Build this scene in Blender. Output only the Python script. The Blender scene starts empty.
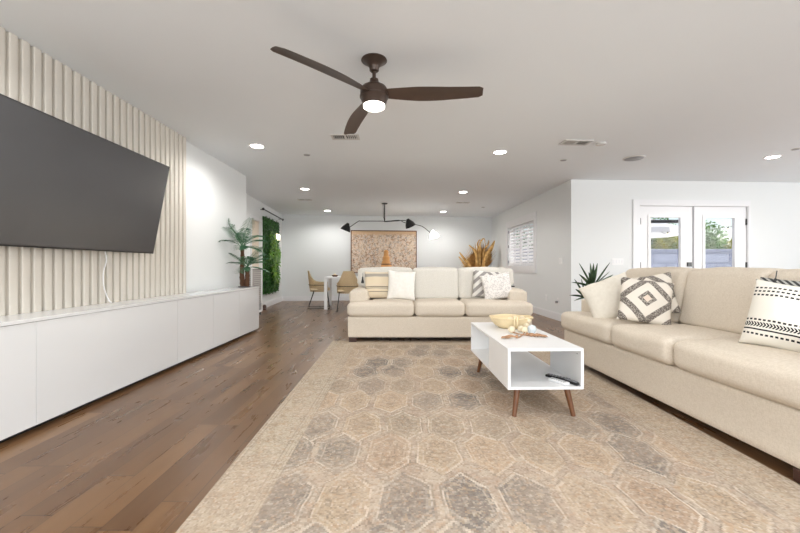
import bpy, bmesh, math, random
from mathutils import Vector, Matrix, Euler, noise
random.seed(7)
PI = math.pi
R = math.radians
S = bpy.context.scene
COL = S.collection

# ------------------------------------------------------------------ camera, world, lights, exposure
cam_d = bpy.data.cameras.new('camera'); cam = bpy.data.objects.new('camera', cam_d); COL.objects.link(cam)
cam_d.sensor_width = 36.0; cam_d.lens = 36.0*380/800; cam_d.clip_start = 0.05; cam_d.clip_end = 200
cam.location = (0, 0, 1.0); cam.rotation_euler = (R(90), 0, 0)
S.camera = cam

w = bpy.data.worlds.new('world'); S.world = w; w.use_nodes = True
nt = w.node_tree; bg = nt.nodes['Background']
sky = nt.nodes.new('ShaderNodeTexSky'); sky.sky_type = 'NISHITA'; sky.sun_disc = False
sky.sun_elevation = R(42); sky.sun_rotation = R(110); sky.air_density = 1.0; sky.dust_density = 2.5; sky.ozone_density = 1.0
nt.links.new(sky.outputs[0], bg.inputs[0]); bg.inputs[1].default_value = 0.24

def light(name, kind, loc, rot, energy, color=(1, 1, 1), **kw):
    d = bpy.data.lights.new(name, kind); d.energy = energy; d.color = color
    for k, v in kw.items(): setattr(d, k, v)
    o = bpy.data.objects.new(name, d); COL.objects.link(o); o.location = loc; o.rotation_euler = rot
    return o
light('sun', 'SUN', (12, 4, 9), (R(48), 0, R(75)), 4.2, (1, .96, .9), angle=R(1.0))
# added fill lamps in unseen rear and side openings, tilted up to brighten the ceiling
light('rear_fill', 'AREA', (1.2, -2.86, 1.25), (R(-90-36), 0, R(180)), 250, (.93, .97, 1.0), shape='RECTANGLE', size=7.0, size_y=2.2)
light('side_fill', 'AREA', (8.85, 1.6, 1.25), (R(90+36), 0, R(90)), 250, (.93, .97, 1.0), shape='RECTANGLE', size=6.0, size_y=2.1)

vs = S.view_settings
vs.view_transform = 'Standard'; vs.look = 'None'; vs.gamma = 1.0; vs.use_curve_mapping = False; vs.exposure = 0.17
DOWN_W = 12.0

# ------------------------------------------------------------------ material helpers
class N:
    def __init__(s, name):
        s.m = bpy.data.materials.new(name); s.m.use_nodes = True
        s.t = s.m.node_tree; s.b = s.t.nodes['Principled BSDF']
    def new(s, typ, **kw):
        n = s.t.nodes.new(typ)
        for k, v in kw.items(): setattr(n, k, v)
        return n
    def put(s, sock, v):
        if v is None: return
        if isinstance(v, bpy.types.NodeSocket): s.t.links.new(v, sock)
        elif isinstance(v, tuple) and len(v) == 3 and sock.type == 'RGBA': sock.default_value = (*v, 1)
        else: sock.default_value = v
    def math(s, op, a, b=None, c=None):
        n = s.new('ShaderNodeMath', operation=op)
        s.put(n.inputs[0], a); s.put(n.inputs[1], b); s.put(n.inputs[2], c)
        return n.outputs[0]
    def mix(s, f, a, b, mode='MIX'):
        n = s.new('ShaderNodeMix', data_type='RGBA', blend_type=mode)
        s.put(n.inputs[0], f); s.put(n.inputs[6], a); s.put(n.inputs[7], b)
        return n.outputs[2]
    def obj(s):
        tc = s.new('ShaderNodeTexCoord'); return tc.outputs['Object']
    def xyz(s, v):
        n = s.new('ShaderNodeSeparateXYZ'); s.put(n.inputs[0], v); return n.outputs
    def vec(s, x, y, z=0.0):
        n = s.new('ShaderNodeCombineXYZ'); s.put(n.inputs[0], x); s.put(n.inputs[1], y); s.put(n.inputs[2], z); return n.outputs[0]
    def noise(s, scale, detail=2.0, v=None, rough=.5, col=False):
        n = s.new('ShaderNodeTexNoise'); s.put(n.inputs['Vector'], v if v is not None else s.obj())
        n.inputs['Scale'].default_value = scale; n.inputs['Detail'].default_value = detail; n.inputs['Roughness'].default_value = rough
        return n.outputs[1 if col else 0]
    def white(s, v):
        n = s.new('ShaderNodeTexWhiteNoise', noise_dimensions='3D'); s.put(n.inputs['Vector'], v); return n.outputs[0]
    def ramp(s, f, stops, interp='LINEAR'):
        n = s.new('ShaderNodeValToRGB'); s.put(n.inputs[0], f); cr = n.color_ramp; cr.interpolation = interp
        while len(cr.elements) > 1: cr.elements.remove(cr.elements[-1])
        for i, (p, c) in enumerate(stops):
            e = cr.elements[0] if i == 0 else cr.elements.new(p)
            e.position = p; e.color = (*c, 1)
        return n.outputs[0]
    def step(s, v, lo, hi):
        n = s.new('ShaderNodeMapRange'); n.interpolation_type = 'SMOOTHSTEP'
        s.put(n.inputs[0], v); s.put(n.inputs[1], lo); s.put(n.inputs[2], hi)
        return n.outputs[0]
    def band(s, v, c, hw, soft=.1):      # 1 where |v-c|<hw
        d = s.math('ABSOLUTE', s.math('SUBTRACT', v, c))
        return s.math('SUBTRACT', 1.0, s.step(d, hw*(1-soft), hw*(1+soft)))
    def bump(s, h, strength=.3, dist=.005):
        n = s.new('ShaderNodeBump'); s.put(n.inputs['Height'], h); n.inputs['Strength'].default_value = strength
        n.inputs['Distance'].default_value = dist; s.t.links.new(n.outputs[0], s.b.inputs['Normal'])
    def fin(s, color=None, rough=None, metal=None, spec=None, **kw):
        s.put(s.b.inputs['Base Color'], color); s.put(s.b.inputs['Roughness'], rough)
        s.put(s.b.inputs['Metallic'], metal); s.put(s.b.inputs['Specular IOR Level'], spec)
        for k, v in kw.items(): s.put(s.b.inputs[k], v)
        return s.m

def srgb(r, g, b):
    f = lambda c: (c/255/12.92) if c/255 <= .04045 else ((c/255+.055)/1.055)**2.4
    return (f(r), f(g), f(b))
def tone(c, k): return tuple(min(1, x*k) for x in c)

def plain(name, c, rough=.5, var=.06, scale=6, metal=0.0, spec=.5, bump=0, bscale=60, **kw):
    n = N(name)
    f = n.noise(scale, 3)
    col = n.mix(f, tone(c, 1-var), tone(c, 1+var))
    if bump: n.bump(n.noise(bscale, 3), bump, .004)
    return n.fin(col, rough, metal, spec, **kw)
def emis(name, c, st):
    n = N(name); return n.fin(c, .5, **{'Emission Color': c, 'Emission Strength': st})
def weave(name, c, c2, sc=260, bump=.35, rough=.95):
    n = N(name); o = n.obj(); x, y, z = n.xyz(o)
    a = n.noise(1.0, 2, n.vec(n.math('MULTIPLY', x, sc*1.3), n.math('MULTIPLY', y, sc*.25), n.math('MULTIPLY', z, sc*.25)))
    b = n.noise(1.0, 2, n.vec(n.math('MULTIPLY', x, sc*.25), n.math('MULTIPLY', y, sc*.25), n.math('MULTIPLY', z, sc*1.3)))
    f = n.math('MULTIPLY', n.math('ADD', a, b), .5)
    big = n.noise(3.0, 3)
    f2 = n.step(f, .38, .62)
    col = n.mix(f2, c2, c); col = n.mix(n.math('MULTIPLY', big, .25), col, tone(c, .9))
    n.bump(f, bump, .003)
    return n.fin(col, rough, 0.0, .2)

M = {}
M['wall'] = plain('wall_paint', srgb(229, 231, 231), .75, .008, 2, bump=.03, bscale=120, spec=.2)
M['ceil'] = plain('ceiling_paint', srgb(236, 240, 243), .85, .01, 2, bump=.05, bscale=90, spec=.2)
M['trim'] = plain('trim_paint', srgb(232, 232, 234), .4, .01, 3)
M['gloss'] = plain('white_lacquer', srgb(226, 227, 228), .12, .006, 3, spec=.5)
M['satin'] = plain('white_satin', srgb(238, 238, 238), .35, .006, 3)
M['black'] = plain('black_metal', srgb(30, 29, 30), .4, .1, 8, metal=.3)
M['blackplastic'] = plain('black_plastic', srgb(22, 22, 24), .35, .1, 20)
M['greyp'] = plain('grey_plastic', srgb(150, 150, 152), .5, .05, 20)
M['vent'] = plain('vent_paint', srgb(205, 203, 200), .5, .03, 20)
M['ventdark'] = plain('vent_shadow_grey', srgb(60, 57, 52), .8, .1, 20)
M['slat'] = plain('cream_slat_paint', srgb(212, 206, 196), .6, .03, 1.5, bump=.05, bscale=200, spec=.3)
M['chrome'] = plain('brushed_steel', srgb(170, 170, 172), .25, .05, 40, metal=.9)
M['sofa'] = weave('sofa_linen', srgb(224, 213, 198), srgb(211, 199, 182), bump=.2)
M['sofaback'] = weave('sofa_linen_grey_cream', srgb(222, 218, 210), srgb(210, 205, 195), bump=.2)
M['foot'] = plain('dark_walnut', srgb(62, 36, 28), .4, .2, 12)
M['walnut'] = plain('walnut', srgb(108, 68, 40), .4, .2, 14)
M['bowl'] = plain('bleached_wood', srgb(232, 212, 172), .7, .08, 30, bump=.4, bscale=80)
M['bead'] = plain('bead_wood', srgb(232, 216, 186), .6, .06, 60)
M['jute'] = plain('jute', srgb(178, 138, 106), .9, .3, 120, bump=.5, bscale=300)
M['bluewhite'] = plain('pale_blue_glaze', srgb(206, 214, 218), .25, .05, 20)
M['shade_in'] = emis('lamp_glow', (1, .97, .92), 9.0)
M['down'] = emis('downlight_glow', (1, .98, .95), 4.0)
M['fanlight'] = emis('fan_lamp_glow', (1, .95, .88), 4.0)
M['neon'] = emis('neon_glow', (1, .88, .66), 2.2)
M['bulb'] = emis('bulb_glow', (1, .8, .45), 2.5)
M['trunk'] = plain('palm_trunk', srgb(92, 62, 44), .9, .35, 40, bump=.8, bscale=70)
M['plank'] = plain('patio_white', srgb(235, 235, 235), .5, .02, 4)
M['terracotta'] = plain('grey_pot', srgb(150, 148, 143), .8, .08, 8)

def leafmat(name, a, b, c=None, sc=9, rough=.45):
    n = N(name); f = n.noise(sc, 3)
    stops = [(.3, a), (.6, b)] + ([(.78, c)] if c else [])
    return n.fin(n.ramp(f, stops), rough, 0.0, .35)
M['palm'] = leafmat('palm_leaf', srgb(36, 78, 54), srgb(76, 122, 86), srgb(128, 160, 120))
M['strap'] = leafmat('strap_leaf', srgb(52, 76, 56), srgb(92, 118, 86), srgb(140, 156, 122))
M['moss'] = leafmat('dark_foliage', srgb(24, 58, 22), srgb(48, 98, 34), srgb(90, 140, 45), 14)
M['fern'] = leafmat('bright_fern', srgb(60, 116, 34), srgb(104, 150, 44), srgb(170, 184, 60), 8)
M['treeA'] = leafmat('tree_leaf_green', srgb(44, 98, 16), srgb(96, 152, 30), srgb(190, 188, 50), 1.2)
M['treeB'] = leafmat('tree_leaf_yellow', srgb(84, 140, 24), srgb(200, 190, 40), srgb(222, 170, 80), 1.6)
M['treeC'] = leafmat('tree_leaf_dark', srgb(34, 80, 44), srgb(70, 122, 70), srgb(130, 165, 90), 1.4)
M['dried'] = leafmat('dried_palm', srgb(168, 124, 70), srgb(212, 172, 108), srgb(234, 204, 150), 12, .8)

# wood floor: planks along Y
n = N('wood_floor'); x, y, z = n.xyz(n.obj())
PW = .127
ix = n.math('FLOOR', n.math('DIVIDE', x, PW))
off = n.math('MULTIPLY', n.white(n.vec(ix, 3.1, 7.7)), 5.0)
yy = n.math('DIVIDE', n.math('ADD', y, off), .95)
iy = n.math('FLOOR', yy)
pid = n.white(n.vec(ix, iy, 1.0)); pid2 = n.white(n.vec(ix, iy, 9.0))
g = n.noise(1.0, 5, n.vec(n.math('MULTIPLY', x, 16), n.math('ADD', n.math('MULTIPLY', y, 2.2), n.math('MULTIPLY', pid, 30)), n.math('MULTIPLY', pid2, 20)), .5)
g2 = n.noise(1.0, 3, n.vec(n.math('MULTIPLY', x, 9), n.math('MULTIPLY', y, 5), n.math('MULTIPLY', pid2, 20)), .5)
base = n.ramp(pid, [(0, srgb(84, 60, 42)), (.04, srgb(106, 78, 54)), (.5, srgb(122, 91, 62)), (.9, srgb(131, 99, 69)), (1, srgb(140, 108, 77))])
col = n.mix(n.step(g, .25, .7), n.mix(1.0, base, (.8, .76, .72), 'MULTIPLY'), base)
col = n.mix(n.math('MULTIPLY', n.step(g2, .25, .85), .35), col, n.mix(1.0, base, (.70, .62, .55), 'MULTIPLY'))
fx = n.math('FRACT', n.math('DIVIDE', x, PW)); fy = n.math('FRACT', yy)
sx = n.math('LESS_THAN', fx, .03); sy = n.math('LESS_THAN', fy, .006)
seam = n.math('MAXIMUM', sx, sy)
col = n.mix(n.math('MULTIPLY', seam, .55), col, srgb(50, 30, 20))
n.bump(n.math('SUBTRACT', 1.0, seam), .1, .002)
rg = n.math('ADD', .22, n.math('MULTIPLY', g, .14))
M['floor'] = n.fin(col, rg, 0.0, .5)

# rug
n = N('rug_pattern'); x, y, z = n.xyz(n.obj())
RX0, RX1, RY0, RY1 = -.87, 1.815, .95, 5.09
wob = n.noise(2.5, 2)
q = .009
def quant(v): return n.math('MULTIPLY', n.math('FLOOR', n.math('DIVIDE', v, q)), q)
wv = n.math('MULTIPLY', n.math('SUBTRACT', wob, .5), .09)
xq = quant(n.math('ADD', x, wv)); yq = quant(n.math('ADD', y, wv))
CW, CH = .265, .78
def cell(ox, oy):
    u = n.math('DIVIDE', n.math('SUBTRACT', xq, ox), CW); v = n.math('DIVIDE', n.math('SUBTRACT', yq, oy), CH)
    iu = n.math('ROUND', u); iv = n.math('ROUND', v)
    du = n.math('ABSOLUTE', n.math('SUBTRACT', u, iu)); dv = n.math('ABSOLUTE', n.math('SUBTRACT', v, iv))
    # elongated hexagon metric
    d = n.math('MAXIMUM', n.math('MULTIPLY', du, 2.05), n.math('ADD', n.math('MULTIPLY', du, 1.1), n.math('MULTIPLY', dv, 2.9)))
    return d, n.white(n.vec(iu, iv, ox*10+2)), du, dv
dA, idA, duA, dvA = cell(.02, 1.60)
dB, idB, duB, dvB = cell(.20, 2.03)
isA = n.math('LESS_THAN', dA, dB)
d = n.math('ADD', n.math('MINIMUM', dA, dB), n.math('MULTIPLY', n.math('SUBTRACT', n.noise(22, 2, n.vec(xq, yq, 0.0)), .5), .10))
cid = n.math('ADD', n.math('MULTIPLY', isA, idA), n.math('MULTIPLY', n.math('SUBTRACT', 1.0, isA), idB))
du = n.math('ADD', n.math('MULTIPLY', isA, duA), n.math('MULTIPLY', n.math('SUBTRACT', 1.0, isA), duB))
cream = srgb(222, 209, 192)
cellc = n.ramp(cid, [(0, srgb(124, 119, 115)), (.24, srgb(184, 164, 140)), (.48, srgb(150, 141, 131)), (.62, srgb(190, 166, 140)), (.8, srgb(166, 152, 134)), (.9, srgb(178, 154, 132))], 'CONSTANT')
sym = n.vec(n.math('MULTIPLY', du, CW), n.math('MULTIPLY', n.math('ADD', n.math('MULTIPLY', isA, dvA), n.math('MULTIPLY', n.math('SUBTRACT', 1.0, isA), dvB)), CH), n.math('MULTIPLY', cid, 9.0))
def edges(v, sc, lo, hi):
    t_ = n.new('ShaderNodeTexVoronoi', feature='DISTANCE_TO_EDGE'); n.put(t_.inputs['Vector'], v); t_.inputs['Scale'].default_value = sc
    return n.math('SUBTRACT', 1.0, n.step(t_.outputs[0], lo, hi))
qv = n.vec(xq, yq, 0.0)
bgc = n.mix(n.step(n.noise(5, 2), .4, .6), srgb(192, 177, 160), srgb(180, 161, 144))
field = n.mix(n.step(d, .86, .89), cellc, bgc)
field = n.mix(n.math('MULTIPLY', n.math('MULTIPLY', n.band(d, .83, .04, .2), n.step(n.noise(8, 3), .34, .56)), .85), field, cream)
field = n.mix(n.math('MULTIPLY', n.band(d, .90, .018, .3), .55), field, srgb(120, 110, 100))
field = n.mix(n.math('MULTIPLY', n.band(d, .66, .025, .3), .35), field, cream)
# mirrored motif inside each medallion, and floral line work between them
mot = n.noise(34, 2, sym)
field = n.mix(n.math('MULTIPLY', n.math('MULTIPLY', n.step(mot, .56, .62), n.math('LESS_THAN', d, .76)), .55), field, srgb(196, 176, 150))
field = n.mix(n.math('MULTIPLY', n.math('MULTIPLY', edges(sym, 26, .03, .10), n.math('LESS_THAN', d, .62)), .5), field, srgb(104, 94, 86))
line = edges(qv, 34, .03, .12); msk = n.step(n.noise(9, 2), .38, .58)
field = n.mix(n.math('MULTIPLY', n.math('MULTIPLY', line, msk), n.math('ADD', .22, n.math('MULTIPLY', n.math('GREATER_THAN', d, .88), .3))), field, srgb(116, 104, 94))
vo2 = n.new('ShaderNodeTexVoronoi'); n.put(vo2.inputs['Vector'], n.vec(xq, yq, 3.0)); vo2.inputs['Scale'].default_value = 42
dots = n.math('SUBTRACT', 1.0, n.step(vo2.outputs[0], .15, .32))
field = n.mix(n.math('MULTIPLY', dots, .4), field, n.ramp(n.noise(5, 1), [(.4, srgb(202, 192, 176)), (.55, srgb(176, 148, 124)), (.7, srgb(126, 118, 110))]))
# border
e = n.math('MINIMUM', n.math('MINIMUM', n.math('SUBTRACT', x, RX0), n.math('SUBTRACT', RX1, x)), n.math('MINIMUM', n.math('SUBTRACT', y, RY0), n.math('SUBTRACT', RY1, y)))
al = n.math('ADD', xq, yq)
wvb = n.math('ABSOLUTE', n.math('SUBTRACT', n.math('FRACT', n.math('DIVIDE', al, .24)), .5))
bd = n.mix(n.step(n.math('ABSOLUTE', n.math('SUBTRACT', n.math('DIVIDE', n.math('SUBTRACT', quant(e), .06), .16), wvb)), .12, .18), srgb(182, 166, 144), srgb(190, 177, 158))
bd = n.mix(n.math('MULTIPLY', n.math('MULTIPLY', line, msk), .55), bd, srgb(132, 116, 100))
bd = n.mix(n.math('MULTIPLY', dots, .35), bd, srgb(176, 158, 138))
inb = n.math('LESS_THAN', e, .30)
field = n.mix(inb, field, bd)
for c_, h_ in ((.30, .004), (.285, .002), (.265, .002), (.245, .004), (.05, .004), (.03, .003)):
    field = n.mix(n.math('MULTIPLY', n.band(e, c_, h_), .55), field, srgb(140, 128, 116))
# wear
w1 = n.noise(2.2, 5, rough=.65); w2 = n.noise(30, 4, rough=.7)
field = n.mix(n.math('MULTIPLY', n.step(w1, .36, .60), .38), field, srgb(196, 176, 156))
field = n.mix(n.math('MULTIPLY', n.step(n.noise(1.1, 3, n.vec(x, y, 9.0)), .45, .65), .30), field, srgb(182, 162, 142))
field = n.mix(n.math('MULTIPLY', n.step(w2, .45, .7), .30), field, srgb(200, 190, 175))
sp = n.noise(85, 3, qv, .7); sp2 = n.noise(38, 3, n.vec(xq, yq, 4.0), .7)
field = n.mix(n.math('MULTIPLY', n.step(sp, .5, .62), .32), field, srgb(124, 108, 96))
field = n.mix(n.math('MULTIPLY', n.step(sp2, .52, .64), .36), field, srgb(222, 208, 192))
field = n.mix(n.math('MULTIPLY', n.step(n.noise(30, 3, n.vec(xq, yq, 11.0), .7), .54, .64), .30), field, srgb(186, 146, 112))
grain = n.noise(1.0, 2, n.vec(n.math('MULTIPLY', x, 90), n.math('MULTIPLY', y, 420)))
field = n.mix(n.math('MULTIPLY', n.step(grain, .4, .7), .22), field, srgb(120, 106, 92))
n.bump(grain, .4, .003)
M['rug'] = n.fin(field, .95, 0.0, .1)

# painting
n = N('painting_canvas'); x, y, z = n.xyz(n.obj()); o = n.obj()
dist = n.noise(6, 4, col=True)
vo = n.new('ShaderNodeTexVoronoi', feature='DISTANCE_TO_EDGE'); n.put(vo.inputs['Vector'], n.mix(.25, o, dist)); vo.inputs['Scale'].default_value = 11
f = n.noise(13, 6, rough=.7)
col = n.ramp(f, [(.3, srgb(140, 112, 98)), (.42, srgb(196, 162, 136)), (.5, srgb(226, 206, 184)), (.6, srgb(212, 198, 186)), (.7, srgb(160, 152, 152))])
col = n.mix(n.math('MULTIPLY', n.math('SUBTRACT', 1.0, n.step(vo.outputs[0], .0, .08)), .65), col, srgb(92, 74, 66))
col = n.mix(n.math('MULTIPLY', n.step(n.noise(4, 2), .5, .65), .45), col, srgb(228, 208, 182))
col = n.mix(n.step(n.math('ADD', z, n.math('MULTIPLY', n.noise(9, 3), .12)), .50, .62), col, srgb(216, 182, 146))
M['paint'] = n.fin(col, .8)

# cushions
def pillow_mat(name, fn):
    n = N(name); x, y, z = n.xyz(n.obj()); c = fn(n, x, y, z)
    n.bump(n.noise(180, 2), .4, .003); return n.fin(c, .95, 0.0, .15)
def p_diamond(n, x, y, z):
    s_ = n.math('ADD', n.math('ABSOLUTE', x), n.math('ABSOLUTE', z))
    fr = n.math('FRACT', n.math('ADD', n.math('DIVIDE', s_, .145), .05))
    m_ = n.math('MULTIPLY', n.band(fr, .30, .22, .05), n.math('ADD', .55, n.math('MULTIPLY', n.step(n.noise(120, 2), .4, .55), .45)))
    a = n.mix(m_, srgb(228, 220, 208), srgb(104, 96, 90))
    return n.mix(n.math('MULTIPLY', n.math('LESS_THAN', s_, .032), 1.0), a, srgb(222, 206, 190))
M['p_diamond'] = pillow_mat('pillow_diamond', p_diamond)
def p_stripes(n, x, y, z):
    c = srgb(236, 232, 222)
    k = srgb(34, 32, 36)
    dash = n.math('GREATER_THAN', n.math('FRACT', n.math('DIVIDE', x, .021)), .38)
    zz = n.math('ADD', z, n.math('MULTIPLY', n.noise(7, 1), .012))
    m_ = 0.0
    for zc, h in ((.145, .005), (.122, .005), (.099, .005), (-.048, .005), (-.128, .005)):
        m_ = n.math('MAXIMUM', m_, n.math('MULTIPLY', n.band(zz, zc, h, .2), dash))
    zig = n.math('GREATER_THAN', n.math('FRACT', n.math('DIVIDE', n.math('ADD', x, n.math('MULTIPLY', n.math('ABSOLUTE', n.math('ADD', zz, .075)), .8)), .014)), .4)
    m_ = n.math('MAXIMUM', m_, n.math('MULTIPLY', n.band(zz, -.075, .013, .1), zig))
    m_ = n.math('MAXIMUM', m_, n.band(zz, -.102, .004, .2))
    m_ = n.math('MULTIPLY', m_, n.math('LESS_THAN', n.math('ABSOLUTE', n.math('ADD', x, .03)), .15))
    return n.mix(m_, c, k)
M['p_stripes'] = pillow_mat('pillow_dashed_stripes', p_stripes)
def p_band(n, x, y, z):
    c = srgb(226, 210, 184)
    g_ = n.band(z, .135, .022, .2)
    a = n.mix(n.math('MULTIPLY', g_, .8), c, srgb(150, 146, 142))
    for zc, h in ((-.035, .006), (-.055, .004), (-.105, .004)):
        a = n.mix(n.math('MULTIPLY', n.band(z, zc, h, .3), .85), a, srgb(88, 80, 76))
    return a
M['p_band'] = pillow_mat('pillow_banded', p_band)
def p_grey(n, x, y, z):
    fr = n.math('FRACT', n.math('DIVIDE', n.math('ADD', n.math('ABSOLUTE', x), z), .13))
    return n.mix(n.math('MULTIPLY', n.band(fr, .5, .24, .15), .8), srgb(224, 220, 214), srgb(128, 122, 120))
M['p_grey'] = pillow_mat('pillow_grey_chevron', p_grey)
def p_floral(n, x, y, z):
    f = n.noise(26, 3)
    return n.mix(n.math('MULTIPLY', n.band(f, .5, .035, .5), .45), srgb(236, 231, 226), srgb(156, 150, 150))
M['p_floral'] = pillow_mat('pillow_pale_floral', p_floral)
def p_dark(n, x, y, z):
    fr = n.math('FRACT', n.math('DIVIDE', n.math('ADD', x, z), .03))
    return n.mix(n.band(fr, .5, .28, .2), srgb(170, 168, 162), srgb(62, 62, 62))
M['p_dark'] = pillow_mat('pillow_charcoal_hatch', p_dark)
M['p_white'] = pillow_mat('pillow_white', lambda n, x, y, z: n.mix(n.noise(30, 3), srgb(244, 241, 236), srgb(228, 223, 214)))
M['p_cream'] = pillow_mat('pillow_cream', lambda n, x, y, z: n.mix(n.noise(40, 3), srgb(238, 232, 220), srgb(222, 214, 200)))
def woven(n, x, y, z):
    a = n.math('SINE', n.math('MULTIPLY', z, 260)); b = n.math('SINE', n.math('MULTIPLY', n.math('ADD', x, y), 200))
    return n.mix(n.step(n.math('MULTIPLY', a, b), -.4, .5), srgb(206, 184, 148), srgb(236, 220, 190))
M['woven'] = pillow_mat('woven_rope', woven)
n = N('tv_screen'); M['screen'] = n.fin(n.mix(n.noise(3, 1), srgb(66, 66, 68), srgb(70, 70, 72)), .25, 0.0, 1.0)
n = N('glass'); tr_ = n.new('ShaderNodeBsdfTransparent'); gl_ = n.new('ShaderNodeBsdfGlossy'); gl_.inputs['Roughness'].default_value = .02
mx_ = n.new('ShaderNodeMixShader'); mx_.inputs[0].default_value = .015; n.t.links.new(tr_.outputs[0], mx_.inputs[1]); n.t.links.new(gl_.outputs[0], mx_.inputs[2])
n.t.links.new(mx_.outputs[0], n.t.nodes['Material Output'].inputs[0]); M['glass'] = n.m
# block wall
n = N('block_wall'); br = n.new('ShaderNodeTexBrick'); x, y, z = n.xyz(n.obj()); n.put(br.inputs['Vector'], n.vec(x, z, 0.0))
br.inputs['Scale'].default_value = 1; br.inputs['Brick Width'].default_value = 1.0; br.inputs['Row Height'].default_value = .38; br.inputs['Mortar Size'].default_value = .03
br.inputs['Color1'].default_value = (*srgb(140, 148, 168), 1); br.inputs['Color2'].default_value = (*srgb(128, 136, 158), 1); br.inputs['Mortar'].default_value = (*srgb(92, 100, 124), 1)
M['block'] = n.fin(br.outputs[0], .9)
M['patio'] = plain('patio_concrete', srgb(176, 172, 166), .9, .08, 3)
M['fan'] = plain('fan_dark_wood', srgb(74, 56, 46), .4, .18, 14)
M['fanmetal'] = plain('fan_bronze', srgb(72, 58, 50), .35, .08, 20, metal=.4)
M['bw'] = plain('beige_door_paint', srgb(226, 212, 194), .6, .02, 3)
n = N('mesh_front'); x, y, z = n.xyz(n.obj())
M['mesh'] = n.fin(n.mix(n.step(n.math('SINE', n.math('MULTIPLY', z, 160)), -.2, .5), srgb(150, 146, 142), srgb(186, 182, 178)), .7)

# ------------------------------------------------------------------ mesh helpers
def link(name, me, parent=None, loc=(0, 0, 0), rot=(0, 0, 0)):
    o = bpy.data.objects.new(name, me); COL.objects.link(o); o.parent = parent; o.location = loc; o.rotation_euler = rot
    return o
def obj(name, bm, mat, parent=None, smooth=False, loc=(0, 0, 0), rot=(0, 0, 0)):
    me = bpy.data.meshes.new(name); bmesh.ops.recalc_face_normals(bm, faces=bm.faces); bm.to_mesh(me); bm.free()
    mats = mat if isinstance(mat, list) else [mat]
    for m in mats: me.materials.append(M[m] if isinstance(m, str) else m)
    if smooth:
        for p in me.polygons: p.use_smooth = True
        try: me.set_sharp_from_angle(angle=R(smooth if smooth is not True else 50))
        except Exception: pass
    return link(name, me, parent, loc, rot)
def tag(o, label, cat, group=None, kind=None):
    o['label'] = label; o['category'] = cat
    if group: o['group'] = group
    if kind: o['kind'] = kind
    return o
def thing(name, label, cat, loc=(0, 0, 0), rot=(0, 0, 0), group=None):
    return tag(link(name, None, None, loc, rot), label, cat, group)
def struct(o): o['kind'] = 'structure'; return o
def box(bm, x0, x1, y0, y1, z0, z1, mt=None, mi=0):
    vs_ = [Vector((x, y, z)) for x in (x0, x1) for y in (y0, y1) for z in (z0, z1)]
    if mt: vs_ = [mt @ v for v in vs_]
    v = [bm.verts.new(p) for p in vs_]
    for f in ((0, 1, 3, 2), (4, 6, 7, 5), (0, 4, 5, 1), (2, 3, 7, 6), (0, 2, 6, 4), (1, 5, 7, 3)):
        bm.faces.new([v[i] for i in f]).material_index = mi
    return v
def bbox(x0, x1, y0, y1, z0, z1, bev=0.0, seg=2, mt=None):
    bm = bmesh.new(); box(bm, x0, x1, y0, y1, z0, z1, mt)
    if bev: bmesh.ops.bevel(bm, geom=bm.edges[:], offset=bev, segments=seg, affect='EDGES', profile=.5)
    return bm
def lathe(bm, prof, c=(0, 0, 0), seg=32, mt=None, mi=0):
    rings = []
    for r, z in prof:
        ring = []
        for i in range(seg):
            a = 2*PI*i/seg; p = Vector((c[0]+r*math.cos(a), c[1]+r*math.sin(a), c[2]+z))
            ring.append(bm.verts.new(mt @ p if mt else p))
        rings.append(ring)
    for a, b in zip(rings, rings[1:]):
        for i in range(seg):
            bm.faces.new((a[i], a[(i+1) % seg], b[(i+1) % seg], b[i])).material_index = mi
    for ring, rz in ((rings[0], prof[0]), (rings[-1], prof[-1])):
        if rz[0] > 1e-5: bm.faces.new(ring).material_index = mi
    bmesh.ops.remove_doubles(bm, verts=[v for rr in rings for v in rr], dist=1e-6)
    return bm
def tube(bm, pts, rad, seg=8, cap=True):
    pts = [Vector(p) for p in pts]; nP = len(pts)
    rads = rad if isinstance(rad, (list, tuple)) else [rad]*nP
    rings = []; up = None
    for i, p in enumerate(pts):
        t = (pts[min(i+1, nP-1)]-pts[max(i-1, 0)]).normalized()
        if up is None: up = Vector((0, 0, 1)) if abs(t.z) < .9 else Vector((1, 0, 0))
        a = t.cross(up).normalized(); b = t.cross(a).normalized(); up = -b if b.dot(up) < 0 else b
        rings.append([bm.verts.new(p+(a*math.cos(2*PI*k/seg)+b*math.sin(2*PI*k/seg))*rads[i]) for k in range(seg)])
    # align rings
    for i in range(1, nP):
        best = min(range(seg), key=lambda s_: sum((rings[i][(k+s_) % seg].co-rings[i-1][k].co).length for k in range(seg)))
        rings[i] = rings[i][best:]+rings[i][:best]
        alt = rings[i][::-1]; bs = min(range(seg), key=lambda s_: sum((alt[(k+s_) % seg].co-rings[i-1][k].co).length for k in range(seg)))
        alt = alt[bs:]+alt[:bs]
        if sum((alt[k].co-rings[i-1][k].co).length for k in range(seg)) < sum((rings[i][k].co-rings[i-1][k].co).length for k in range(seg))-1e-6: rings[i] = alt
    for a, b in zip(rings, rings[1:]):
        for k in range(seg): bm.faces.new((a[k], a[(k+1) % seg], b[(k+1) % seg], b[k]))
    if cap: bm.faces.new(rings[0]); bm.faces.new(rings[-1])
    return bm
def ball(bm, c, r, seg=16):
    return lathe(bm, [(r*math.sin(PI*i/10), -r*math.cos(PI*i/10)) for i in range(11)], c, seg)
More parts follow.
